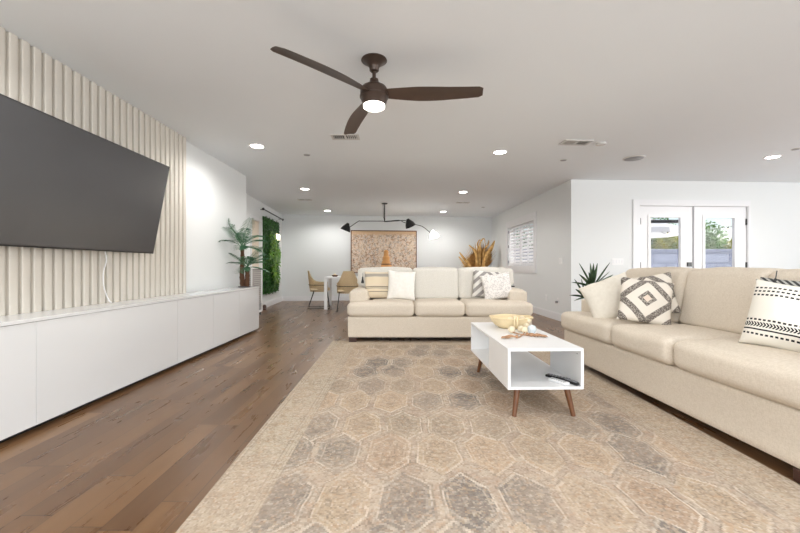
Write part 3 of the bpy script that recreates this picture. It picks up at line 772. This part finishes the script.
# local frame on the left dining wall: s along the wall, y<0 into the room
pw = thing('plant_wall', 'tall green artificial plant wall panel on the left dining wall', 'plant wall')
pw.matrix_world = LWm @ Matrix.Translation((3.72, 0, 1.265)) if False else Matrix.Identity(4)
S0, S1, Z0, Z1 = 2.98, 4.42, .34, 2.19
bm = bmesh.new(); box(bm, S0, S1, -.035, -.001, Z0, Z1, LWm); obj('backing_board', bm, 'moss', pw)
bm = bmesh.new()
for _ in range(5200):
    s = random.uniform(S0, S1); z = random.uniform(Z0, Z1); p = Vector((s, -.035, z)); a = random.uniform(0, 2*PI); l_ = random.uniform(.03, .07)
    dd = Vector((math.cos(a)*l_, -random.uniform(.02, .05), math.sin(a)*l_)); pr = Vector((-math.sin(a), 0, math.cos(a)))*l_*.22
    bm.faces.new([bm.verts.new(LWm @ q_) for q_ in (p, p+dd*.5+pr, p+dd, p+dd*.5-pr)])
o = obj('foliage', bm, 'moss', pw); o['kind'] = 'stuff'
bm = bmesh.new()
for k in range(34):
    s = random.uniform(S0+.2, S1-.2); z = random.uniform(Z0+.25, Z1-.35); nb = random.randint(6, 9); a0 = random.uniform(0, 1)
    for j in range(nb):
        a = a0+2*PI*j/nb+random.uniform(-.2, .2); l_ = random.uniform(.14, .28); p = Vector((s, -.05, z))
        pv = None
        for i in range(7):
            t = i/6; c_ = p+Vector((math.cos(a)*l_*t, -.08*math.sin(PI*t*.7), math.sin(a)*l_*t-.06*t*t)); w__ = .018*math.sin(PI*(.1+.88*t))
            pr = Vector((-math.sin(a), 0, math.cos(a)))*w__
            cur = (bm.verts.new(LWm @ (c_+pr)), bm.verts.new(LWm @ (c_-pr)))
            if pv: bm.faces.new((pv[0], cur[0], cur[1], pv[1]))
            pv = cur
o = obj('fern_leaves', bm, 'fern', pw); o['kind'] = 'stuff'
ns = thing('neon_sign', 'small glowing warm white script sign on the green plant wall', 'neon sign')
bm = bmesh.new(); pts = []
for i in range(60):
    t = i/59; pts.append(LWm @ Vector((3.62+t*.42+.03*math.sin(t*31), -.17-.004*math.sin(t*20), 1.76+.065*math.sin(t*27+.5)+.02*math.sin(t*11))))
tube(bm, pts, .010, 6); obj('glowing_tube', bm, 'neon', ns)
bm = bmesh.new(); box(bm, 3.6, 4.07, -.15, -.14, 1.66, 1.86, LWm); box(bm, 3.65, 3.67, -.14, -.03, 1.75, 1.77, LWm); box(bm, 4.0, 4.02, -.14, -.03, 1.75, 1.77, LWm); obj('acrylic_back', bm, 'glass', ns)
rod = thing('curtain_rod', 'black curtain rod above the green plant wall', 'curtain rod')
bm = bmesh.new(); tube(bm, [LWm @ Vector((2.72, -.09, 2.32)), LWm @ Vector((4.72, -.09, 2.32))], .014, 10); obj('rod', bm, 'black', rod)
for s in (2.72, 4.72):
    bm = bmesh.new(); ball(bm, LWm @ Vector((s, -.09, 2.32)), .03, 12); obj('finial', bm, 'black', rod, True)
for s in (2.82, 4.6):
    bm = bmesh.new(); tube(bm, [LWm @ Vector((s, 0, 2.32)), LWm @ Vector((s, -.09, 2.32))], .009, 8); obj('bracket', bm, 'black', rod)
bm = bmesh.new(); lathe(bm, [(0, 0), (.035, 0), (.04, .09), (.025, .12), (0, .125)], (-3.12, 8.75, 0), 14)
tag(obj('door_stop', bm, 'foot', smooth=True), 'small dark brown object on floor under the plant wall', 'door stop')

# ------------------------------------------------------------------ rug
bm = bmesh.new()
cs = [(-.83, RY0), (1.817, RY0), (1.817, RY1), (-.895, RY1)]
lo = [bm.verts.new((a, b, .0005)) for a, b in cs]; hi = [bm.verts.new((a, b, .008)) for a, b in cs]
bm.faces.new(lo); bm.faces.new(hi)
for i in range(4): bm.faces.new((lo[i], lo[(i+1) % 4], hi[(i+1) % 4], hi[i]))
tag(obj('area_rug', bm, 'rug'), 'large faded beige and grey medallion rug on the wood floor', 'rug')

# ------------------------------------------------------------------ sofas
def make_sofa(lab, loc, rz, backmat, ins=.07):
    t_ = thing('sofa', lab, 'sofa', loc, (0, 0, rz), 'matching cream three-seat sofas')
    W = 1.215
    bm = roundbox(2*W, .94, .28, .02, 0, 8); bmesh.ops.translate(bm, verts=bm.verts, vec=(0, .49, .195)); obj('base', bm, 'sofa', t_, True)
    for sg in (-1, 1):
        def f(P, sg=sg):
            # rolled arm: widen at the top
            k = max(0, (P.z-.02)/.19); P.x += sg*.012*math.sin(min(1, k)*PI)
            return P
        bm = roundbox(.27, .76, .385, .085, .008, 12, f); bmesh.ops.translate(bm, verts=bm.verts, vec=(sg*(W-.128), .60, .485))
        ar = obj('arm', bm, 'sofa', t_, True)
        bm = roundbox(.24, .02, .30, .009, 0, 6); bmesh.ops.translate(bm, verts=bm.verts, vec=(sg*(W-.128), .215, .50)); obj('arm_front_panel', bm, 'sofa', ar, True)
    bm = roundbox(2*W-.1, .17, .58, .06, .0, 8); bmesh.ops.translate(bm, verts=bm.verts, vec=(0, .90, .60)); obj('back_frame', bm, 'sofa', t_, True)
    def ss(e0, e1, v):
        k = max(0, min(1, (v-e0)/(e1-e0))); return k*k*(3-2*k)
    for i in (-1, 0, 1):
        w_ = .655 if i == 0 else .612
        def f(P, i=i, w_=w_):
            if i:
                k = (P.x*i+w_/2)/w_
                P.x += i*max(0, k)*.272*(1-ss(-.115, -.06, P.y))
            return P
        xc = 0 if i == 0 else i*(.3325+w_/2)
        bm = roundbox(w_, .66, .185, .055, .018, 18, f, .004, i*3+1); bmesh.ops.translate(bm, verts=bm.verts, vec=(xc, .30, .43))
        obj('seat_cushion', bm, 'sofa', t_, True)
        wb = .662 if i == 0 else .605
        def f2(P, i=i, wb=wb):
            if i:
                k = (P.x*i+wb/2)/wb
                P.x += i*max(0, k)*.215*ss(-.12, 0.0, P.z)
            P.y += .20*(P.z)  # lean
            if P.z > .1: P.z -= .006*((P.x/.4)**2)
            return P
        xc = 0 if i == 0 else i*(.3325+wb/2)
        bm = roundbox(wb, .22, .46, .045, .012, 20, f2, .006, i*5+2); bmesh.ops.translate(bm, verts=bm.verts, vec=(xc, .70, .745))
        obj('back_cushion', bm, backmat, t_, True)
    for sx_ in (-1, 1):
        for yy_ in (.06, .88):
            obj('foot', bbox(sx_*(W-ins)-.05, sx_*(W-ins)+.05, yy_-.045, yy_+.045, 0, .058, .004), 'foot', t_)
    return t_
make_sofa('cream three-seat sofa in front of the painting, back of room', (.525, 4.97, .008), 0, 'sofaback')
RB = R(-87.5)
make_sofa('cream three-seat sofa on the right side in front of patio doors', (1.765, 2.81, .008), RB, 'sofa', .12)

# ------------------------------------------------------------------ throw pillows
def pillow(name, lab, mat, loc, sx, sz, t, rot, seed, group, tassel=None):
    t_ = thing(name, lab, 'pillow', loc, tuple(R(a) for a in rot), group)
    obj('pillow_cover', pillow_bm(sx, sz, t, seed), mat, t_, True)
    if tassel:
        for (tx, tz) in tassel:
            bm = bmesh.new(); lathe(bm, [(0, 0), (.006, 0), (.012, -.02), (.011, -.03), (.022, -.085), (.018, -.095), (0, -.095)], (tx, -.02, tz), 12)
            tube(bm, [(tx, -.02, tz), (tx, -.015, tz+.05)], .003, 5); obj('tassel', bm, 'blackplastic', t_, True)
    return t_
GA = 'throw pillows on the back sofa'; GB = 'throw pillows on the right sofa'
pillow('throw_pillow', 'beige pillow with grey band, stripes and black tassel, left of back sofa', 'p_band', (-.30, 5.44, .735), .42, .40, .14, (-14, 0, 0), 1, GA, [(-.235, .12)])
pillow('throw_pillow', 'plain white pillow in front of the banded beige one', 'p_white', (.02, 5.36, .735), .40, .42, .16, (-14, 4, 8), 2, GA)
pillow('throw_pillow', 'white pillow with grey chevron bands at right end of back sofa', 'p_grey', (1.24, 5.46, .745), .40, .40, .12, (-14, 5, 0), 3, GA)
pillow('throw_pillow', 'pale pillow with faint grey floral lines leaning in front of chevron pillow', 'p_floral', (1.36, 5.33, .72), .42, .38, .15, (-20, -8, 0), 4, GA)
pillow('throw_pillow', 'plain cream pillow at the far arm of the right sofa', 'p_cream', (1.92, 3.47, .705), .42, .40, .19, (-26, -22, -24), 5, GB)
pillow('throw_pillow', 'cream pillow with charcoal nested diamonds in front on the right sofa', 'p_diamond', (2.00, 3.10, .715), .385, .385, .16, (-24, 8, -24), 6, GB)
pillow('throw_pillow', 'charcoal patterned pillow peeping from behind the diamond pillow', 'p_diamond', (2.16, 3.28, .755), .37, .37, .12, (-22, -10, -30), 7, GB)
pillow('throw_pillow', 'white pillow with black dashed stripes at near end of right sofa', 'p_stripes', (2.17, 2.12, .712), .36, .40, .25, (-16, 8, -58), 8, GB)
pillow('throw_pillow', 'charcoal hatched pillow with black tassel at the right picture edge', 'p_dark', (2.29, 2.13, .73), .44, .40, .14, (-16, 4, -52), 9, GB, [(-.15, .19)])

# ------------------------------------------------------------------ coffee table
ct = thing('coffee_table', 'white open-ended coffee table with walnut peg legs on the rug', 'coffee table', (.942, 3.07, .008), (0, 0, R(1.1)))
hw, hl = .250, .588; zb, zt = .187, .456; th = .018
obj('table_top', bbox(-hw, hw, -hl, hl, zt-th, zt, .002), 'satin', ct)
obj('bottom_shelf', bbox(-hw, hw, -hl, hl, zb, zb+th, .002), 'satin', ct)
obj('side_panel', bbox(-hw, -hw+th, -hl, -.10, zb+th, zt-th), 'satin', ct)
obj('side_panel', bbox(hw-th, hw, -hl, -.10, zb+th, zt-th), 'satin', ct)
obj('divider', bbox(-hw+.001, -hw+th, .565, hl, zb+th, zt-th), 'satin', ct)
obj('end_panel', bbox(-hw+th, hw, hl-th, hl, zb+th, zt-th), 'satin', ct)
bm = bmesh.new(); lathe(bm, [(.0, 0), (.004, 0), (.004, .002), (0, .003)], seg=10, mt=Matrix.Translation((hw-th-.001, -hl+.05, zt-.045)) @ Matrix.Rotation(R(-90), 4, 'Y')); obj('screw_cap', bm, 'chrome', ct)
for sx_ in (-1, 1):
    for sy_ in (-1, 1):
        bm = bmesh.new(); tube(bm, [(sx_*(hw-.085), sy_*(hl-(.07 if sy_ < 0 else .12)), zb), (sx_*(hw-.052), sy_*(hl-(.035 if sy_ < 0 else .085)), 0.0)], [.021, .0145], 14)
        obj('leg', bm, 'walnut', ct, True)
TZ = .464
# bowl
bw = thing('wooden_bowl', 'rustic pale wooden bowl with notched rim on the white coffee table', 'bowl', (.975, 3.34, TZ))
bm = bmesh.new(); seg = 40
prof = [(0, 0), (.10, 0), (.14, .03), (.168, .07), (.178, .098), (.186, .105), (.18, .112), (.166, .108), (.155, .075), (.125, .035), (.08, .018), (0, .015)]
lathe(bm, prof, (0, 0, 0), seg)
for v in bm.verts:
    a = math.atan2(v.co.y, v.co.x); r = v.co.xy.length; k = 1+.025*math.sin(3*a+1)+.008*math.sin(7*a); v.co.x *= k*1.02; v.co.y *= k*.88; v.co.z *= .88
    if v.co.z > .08: v.co.z += .003*math.sin(5*a)
obj('bowl_shell', bm, 'bowl', bw, True)
for k in range(2):
    bm = bmesh.new(); pts = [(-.02+.02*k, -.16-.012*k, .115), (-.02+.02*k, -.172-.012*k, .06), (-.015+.02*k, -.155, .02)]
    tube(bm, smooth_pts(pts), .008, 8); obj('carved_handle', bm, 'bowl', bw, True)
# bead garland
gl = thing('bead_garland', 'garland of pale wooden beads with brown tassels spilling from bowl', 'bead garland', (0, 0, TZ))
P_ = [(.90, 3.06, .0), (.99, 3.115, 0), (1.0, 3.05, .0), (1.045, 3.145, .015), (1.09, 3.24, .05), (1.06, 3.30, .055), (1.01, 3.33, .05), (.96, 3.31, .045)]
for (a, b, z) in P_:
    r = .029 if a < .95 else .026
    bm = bmesh.new(); ball(bm, (a, b, r+z), r, 18); obj('bead', bm, 'bead', gl, True)
bm = bmesh.new(); ball(bm, (1.055, 3.04, .035), .035, 22); tag(obj('decorative_ball', bm, 'bluewhite', smooth=True, loc=(0, 0, TZ)), 'pale blue-white ball beside the beads on the coffee table', 'ball')
bm = bmesh.new(); tube(bm, smooth_pts([(.90, 3.03, .012), (.94, 2.97, .006), (.99, 2.93, .006), (1.0, 2.9, .01)]), .005, 6); obj('string', bm, 'jute', gl)
bm = bmesh.new(); tube(bm, smooth_pts([(.99, 3.02, .012), (.95, 2.95, .006), (.90, 2.86, .006), (.88, 2.83, .01)]), .005, 6); obj('string', bm, 'jute', gl)
for (cx_, cy_, a0, ln) in ((.87, 2.83, 178, .11), (1.0, 2.90, -5, .11), (.98, 2.93, -35, .08)):
    bm = bmesh.new()
    for k in range(26):
        a = R(a0+random.uniform(-22, 22)); l_ = ln*random.uniform(.7, 1.1)
        p0 = Vector((cx_, cy_, .012)); p1 = p0+Vector((math.cos(a)*l_*.5, math.sin(a)*l_*.5, random.uniform(0, .014))); p2 = p0+Vector((math.cos(a)*l_, math.sin(a)*l_, -.008+random.uniform(0, .008)))
        tube(bm, [p0, p1, p2], .0032, 5)
    ball(bm, (cx_, cy_, .014), .013, 10); obj('tassel', bm, 'jute', gl)
# remotes on lower shelf
SZ = .008+zb+th
def remote(lab, loc, rz, mat, bmats, grp='remotes on the coffee table shelf', L=.17, W_=.045):
    t_ = thing('remote_control', lab, 'remote control', loc, (0, 0, R(rz)), grp)
    bm = roundbox(W_, L, .018, .007, 0, 8); bmesh.ops.translate(bm, verts=bm.verts, vec=(0, 0, .0095)); obj('remote_body', bm, mat, t_, True)
    bm = bmesh.new()
    for i in range(3):
        for j in range(6): lathe(bm, [(.0045, 0), (.004, .0025), (0, .0025)], ((i-1)*.012, -L*.34+j*L*.13, .0185), 8)
    obj('buttons', bm, bmats, t_)
remote('black remote control lying on the coffee table lower shelf, far one', (1.105, 2.66, SZ), 38, 'blackplastic', 'greyp')
remote('black remote control on the lower shelf, nearest the right corner', (1.155, 2.56, SZ), 25, 'blackplastic', 'greyp', L=.12)
remote('white remote control on the coffee table lower shelf', (1.075, 2.575, SZ), 30, 'satin', 'greyp', L=.14, W_=.05)
remote('thin black remote lying on right arm of the back sofa', (1.60, 5.58, .699), 80, 'blackplastic', 'greyp', 'remote on the back sofa', L=.16)

# ------------------------------------------------------------------ dining set
dt = thing('dining_table', 'white dining table behind the back sofa', 'dining table', (-.60, 9.4, 0), (0, 0, R(4)))
obj('table_top', bbox(-1.2, 1.2, -.5, .5, .72, .755, .004), 'satin', dt)
for sx_ in (-1, 1):
    for sy_ in (-1, 1): obj('leg', bbox(sx_*1.165-.035, sx_*1.165+.035, sy_*.46-.035, sy_*.46+.035, 0, .72, .003), 'satin', dt)
def chair(lab, loc, rz):
    t_ = thing('dining_chair', lab, 'chair', loc, (0, 0, R(rz)), 'woven dining chairs')
    # front is +y
    bm = roundbox(.48, .46, .05, .02, .006, 8); bmesh.ops.translate(bm, verts=bm.verts, vec=(0, .02, .455)); obj('seat', bm, 'woven', t_, True)
    bm = bmesh.new(); rows = []
    for i in range(15):
        a = PI*(i/14); bx = -.26*math.cos(a); by = .20-.42*math.sin(a)**.6 if 0 < i < 14 else .20
        top_ = .62+.28*min(1, 1.5*math.sin(a)**4); tl = -.06*math.sin(a)
        rows.append([(bx, by, .40), (bx*1.01, by+tl*.4, .55), (bx*1.02, by+tl, top_)])
    for th_ in (0, 1):
        pass
    vv = [[bm.verts.new(p) for p in r_] for r_ in rows]
    for a, b in zip(vv, vv[1:]):
        for k in range(2): bm.faces.new((a[k], b[k], b[k+1], a[k+1]))
    bmesh.ops.solidify(bm, geom=bm.faces[:], thickness=.016); obj('backrest', bm, 'woven', t_, True)
    bm = bmesh.new(); tube(bm, [(r_[1][0]*1.04, r_[1][1]-.012*math.sin(PI*i/14), .56) for i, r_ in enumerate(rows)], .007, 6); obj('back_rail', bm, 'black', t_)
    for sx_ in (-1, 1):
        bm = bmesh.new(); tube(bm, [(sx_*.2, .18, .43), (sx_*.25, .24, .009), (sx_*.25, -.26, .009), (sx_*.2, -.12, .43)], .009, 8); obj('leg', bm, 'black', t_)
chair('woven dining chair at the left end of the table, side-on', (-1.95, 9.2, 0), -80)
chair('woven dining chair with its back to the camera, left of sofa', (-1.17, 8.62, 0), 8)
vb = thing('small_dish', 'small brown dish on the dining table left end', 'dish', (-1.56, 9.1, .755))
bm = bmesh.new(); lathe(bm, [(0, 0), (.05, 0), (.08, .035), (.075, .04), (.045, .01), (0, .008)], seg=20); obj('dish_body', bm, 'walnut', vb, True)
bm = bmesh.new(); ball(bm, (0, 0, .04), .035, 12); obj('dish_contents', bm, 'bead', vb, True)
M['tanwood'] = plain('tan_wood', srgb(206, 148, 84), .5, .15, 20)
vv_ = thing('cone_vase', 'tall tan cone-shaped vase on the dining table, before the painting', 'vase', (-.34, 9.35, .755))
bm = bmesh.new(); lathe(bm, [(0, 0), (.22, 0), (.225, .02), (.17, .15), (.12, .3), (.085, .42), (.095, .47), (.07, .50), (.055, .58), (.06, .62), (.03, .65), (0, .655)], seg=28); obj('vase_body', bm, 'tanwood', vv_, True)
bm = bmesh.new(); lathe(bm, [(.124, .285), (.13, .30), (.118, .315)], seg=28); obj('vase_ring', bm, 'walnut', vv_, True)

# ------------------------------------------------------------------ painting
pa = thing('painting', 'wide beige and brown abstract crowd painting on the back wall', 'painting', (-.475, 11.275-.03, 1.44), (0, 0, math.atan2(.615, 6.6)))
pw2, ph2 = .95, .60
obj('canvas', bbox(-pw2, pw2, -.012, .02, -ph2, ph2), 'paint', pa)
bm = bmesh.new()
for a in ((-pw2-.025, -pw2, -ph2-.025, ph2+.025), (pw2, pw2+.025, -ph2-.025, ph2+.025), (-pw2, pw2, ph2, ph2+.025), (-pw2, pw2, -ph2-.025, -ph2)):
    box(bm, a[0], a[1], -.03, .02, a[2], a[3])
obj('picture_frame', bm, 'walnut', pa)

# ------------------------------------------------------------------ three-arm ceiling light
ch = thing('three_arm_ceiling_light', 'black three-arm ceiling light with one lit shade, above dining table', 'ceiling light', (-.365, 9.0, H))
bm = bmesh.new(); lathe(bm, [(.05, 0), (.07, -.004), (.07, -.02), (.02, -.03), (0, -.03)], seg=24); obj('ceiling_rose', bm, 'black', ch, True)
bm = bmesh.new(); tube(bm, [(-.0, 0, -.02), (-.0, 0, -.43)], .013, 8); tube(bm, [(-.035, 0, -.02), (-.03, 0, -.32), (-.0, 0, -.42)], .006, 6); obj('stem', bm, 'black', ch)
def arm_(pts, name='arm'):
    bm = bmesh.new(); tube(bm, smooth_pts(pts, 4), .0085, 7); return obj(name, bm, 'black', ch)
def shade(c, rot, mat, matin):
    prof = [(.012, .115), (.03, .11), (.04, .085), (.06, .06), (.1, .0), (.125, -.075), (.12, -.075), (.095, 0.0), (.05, .06), (.0, .075)]
    mt = Matrix.Translation(c) @ Euler([R(a) for a in rot]).to_matrix().to_4x4()
    bm = bmesh.new(); lathe(bm, prof, seg=24, mt=mt); s_ = obj('lamp_shade', bm, mat, ch, True)
    bm = bmesh.new(); ball(bm, (0, 0, 0), .045, 14)
    for v in bm.verts: v.co = mt @ v.co
    obj('bulb', bm, matin, s_, True)
    return mt
M['warmglass'] = plain('frosted_bulb', srgb(230, 225, 215), .3, .02, 5)
arm_([(0, 0, -.43), (-.1, 0, -.425), (-.55, 0, -.425), (-.62, 0, -.43), (-.82, -.02, -.57)])
shade((-.90, -.02, -.58), (0, -28+50, 0), 'black', 'warmglass')
arm_([(0, 0, -.44), (.3, -.2, -.445), (.45, -.3, -.445), (.53, -.34, -.47)])
shade((.58, -.36, -.52), (15, -25, 0), 'black', 'warmglass')
arm_([(0, 0, -.43), (.15, .15, -.40), (.35, .3, -.37), (.5, .4, -.42), (.8, .6, -.45), (.95, .6, -.50), (1.15, .6, -.66)])
lm = shade((1.22, .6, -.70), (0, -14, 0), M['shade_in'], 'shade_in')
light('arm_lamp', 'POINT', (-.40+1.22, 9.6, H-.85), (0, 0, 0), 16, (1, .97, .92), shadow_soft_size=.06)

# ------------------------------------------------------------------ dried palm arrangement in back right corner
dp = thing('dried_palm_arrangement', 'golden dried palm leaves standing in the back right corner behind sofa', 'dried plant', (2.24, 10.72, 0))
bm = bmesh.new(); lathe(bm, [(0, 0), (.14, 0), (.19, .1), (.2, .3), (.15, .48), (.1, .56), (.115, .60), (.09, .60), (.08, .55), (0, .5)], seg=28); obj('floor_vase', bm, 'terracotta', dp, True)
def fanleaf(az, lean, L, spread, ns=15):
    """pleated fan leaf growing from the vase, az = lean direction in plan, spread = fan opening"""
    bm = bmesh.new(); base_ = Vector((0, 0, .55)); up_ = Vector((math.cos(az)*math.sin(lean), math.sin(az)*.25*math.sin(lean), math.cos(lean)))
    side = Vector((math.cos(lean), -.25, -math.sin(lean)*math.cos(az))).normalized()
    fw = up_.cross(side).normalized(); tube(bm, [base_, base_+up_*L*.35], .012, 6)
    c = base_+up_*L*.3; pv = None
    for i in range(ns*2+1):
        t = i/(ns*2); a = (t-.5)*spread; ln = L*(.70-.14*abs(t-.5)*2)*(1 if i % 2 else .80)*random.uniform(.92, 1.06)
        dd = up_*math.cos(a)+side*math.sin(a); pl = fw*(.028 if i % 2 else -.028)
        cur = [bm.verts.new(c+dd*ln*k+pl*k+fw*(.12*k*k*math.sin(a*2))) for k in (.08, .55, .82)]
        tip = bm.verts.new(c+dd*ln*1.06+fw*.05)
        if pv:
            for k in range(2): bm.faces.new((pv[k], cur[k], cur[k+1], pv[k+1]))
            if i % 2: bm.faces.new((pv[2], cur[2], tip))
        pv = cur
    return bm
for az, lean, L, sp in ((0, .0, 1.15, 1.2), (PI, .16, 1.05, 1.1), (0, .2, 1.15, .9), (PI, .6, .85, .9), (0, .12, 1.2, 1.0), (PI, .36, .9, 1.0), (0, .32, 1.0, .8)):
    obj('palm_leaf', fanleaf(az, lean, L, sp), 'dried', dp)
def curl(pts, r0):
    bm = bmesh.new(); P = smooth_pts(pts, 5); tube(bm, P, [max(.004, r0*(math.sin(PI*(.15+.83*i/len(P)))) ) for i in range(len(P))], 6); return bm
for pts, r0 in (([(-.1, -.1, .62), (-.25, -.1, .95), (-.42, -.1, 1.18), (-.58, -.1, 1.40)], .05), ([(-.1, -.1, .7), (-.35, -.1, .95), (-.55, -.1, 1.22), (-.60, -.1, 1.28)], .03),
                ([(-.05, -.12, .7), (-.1, -.12, 1.2), (-.14, -.12, 1.42), (-.32, -.12, 1.60)], .045), ([(.05, -.12, .7), (.15, -.12, 1.25), (.3, -.12, 1.5), (.40, -.12, 1.72)], .06),
                ([(0, -.12, .7), (.0, -.12, 1.4), (.0, -.12, 1.66), (.10, -.12, 1.78), (.14, -.12, 1.62)], .022), ([(.05, -.1, .7), (.1, -.1, 1.4), (.22, -.1, 1.62), (.24, -.1, 1.74)], .025),
                ([(-.02, -.12, .7), (-.04, -.12, 1.4), (-.08, -.12, 1.62), (-.02, -.12, 1.74), (.03, -.12, 1.7)], .02)):
    obj('dried_frond', curl(pts, r0), 'dried', dp, True)

# ------------------------------------------------------------------ strap-leaf plant behind right sofa
yp = thing('dracaena_plant', 'spiky green strap-leaf plant in pot behind the right sofa far arm', 'plant', (2.50, 4.93, 0))
bm = bmesh.new(); lathe(bm, [(0, 0), (.11, 0), (.15, .28), (.155, .30), (.14, .30), (.13, .26), (0, .26)], seg=28); obj('pot', bm, 'satin', yp, True)
bm = bmesh.new(); tube(bm, [(.02, 0, .26), (.03, 0, .5), (.0, 0, .74)], [.022, .02, .018], 10); obj('stem', bm, 'trunk', yp, True)
bm = bmesh.new(); tube(bm, [(-.03, 0, .26), (-.06, 0, .4), (-.09, 0, .60)], [.02, .018, .016], 10); obj('stem', bm, 'trunk', yp, True)
def strapleaf(base_, az, el, L, dr, w0=.020):
    L *= 1.15
    bm = bmesh.new(); pv = None; dirv = Vector((math.cos(az)*math.cos(el), math.sin(az)*math.cos(el), math.sin(el))); side = Vector((-math.sin(az), math.cos(az), 0))
    if abs(math.sin(az)) < .5: side = (side*.5+Vector((0, 0, 1))*.5).normalized()
    nrm = dirv.cross(side).normalized()
    for i in range(11):
        t = i/10; c = Vector(base_)+dirv*L*t+Vector((0, 0, -dr*t**2.2)); wd = w0*(math.sin(PI*(.18+.8*t))**.8)
        cur = [bm.verts.new(c-side*wd), bm.verts.new(c-nrm*wd*.35), bm.verts.new(c+side*wd)]
        if pv:
            for k in range(2): bm.faces.new((pv[k], cur[k], cur[k+1], pv[k+1]))
        pv = cur
    bmesh.ops.solidify(bm, geom=bm.faces[:], thickness=.0015)
    return bm
for az, el, L, dr in ((180, 62, .33, .02), (200, 40, .26, .02), (-10, 58, .34, .01), (10, 30, .30, .01), (-25, 12, .28, .01), (95, 80, .28, 0), (250, 75, .28, 0), (170, 22, .24, .04), (300, 45, .28, .02), (230, 50, .26, .03), (35, 70, .30, .01), (-60, 25, .2, .04)):
    obj('leaf', strapleaf((0, 0, .73), R(az), R(el), L, dr), 'strap', yp, True)
for az, el, L, dr in ((180, 60, .26, .02), (205, 35, .2, .02), (170, 15, .18, .03), (120, 75, .22, 0), (-20, 55, .2, .02), (250, 65, .22, .02), (190, -5, .15, .03)):
    obj('leaf', strapleaf((-.09, 0, .60), R(az), R(el), L, dr), 'strap', yp, True)

# ------------------------------------------------------------------ switches and outlets
def plate(name, mt, s, z, w_, h_, lab, cat, side, nsw, plug=False):
    y0 = (0, .006) if side > 0 else (-.006, 0)
    t_ = thing(name, lab, cat)
    bm = bmesh.new(); box(bm, s-w_/2, s+w_/2, *y0, z-h_/2, z+h_/2, mt); obj('cover_plate', bm, 'satin', t_)
    for k in range(nsw):
        c = s-w_/2+(k+.5)*w_/nsw; bm = bmesh.new(); yy = (.006, .010) if side > 0 else (-.010, -.006)
        if name == 'light_switch': box(bm, c-.012, c+.012, *yy, z-.03, z+.03, mt)
        else:
            for dz in (-.022, .022): box(bm, c-.014, c+.014, *yy, z+dz-.014, z+dz+.014, mt)
        obj('rocker' if name == 'light_switch' else 'sockets', bm, 'trim', t_)
    if plug:
        bm = bmesh.new(); box(bm, s-.02, s+.02, .010, .05, z-.04, z, mt); obj('plugged_adapter', bm, 'greyp', t_)
plate('light_switch', DWm, .83, 1.085, .20, .115, 'wide four-gang white light switch left of the patio doors', 'light switch', -1, 4)
plate('light_switch', WWm, .40, 1.10, .12, .115, 'white light switch on the window wall near the corner', 'light switch', 1, 2)
plate('wall_outlet', WWm, .50, .36, .075, .115, 'wall outlet with grey adapter plugged in on window wall', 'outlet', 1, 1, True)
plate('wall_outlet', WWm, 1.02, .38, .075, .115, 'plain white wall outlet on the window wall below window', 'outlet', 1, 1)
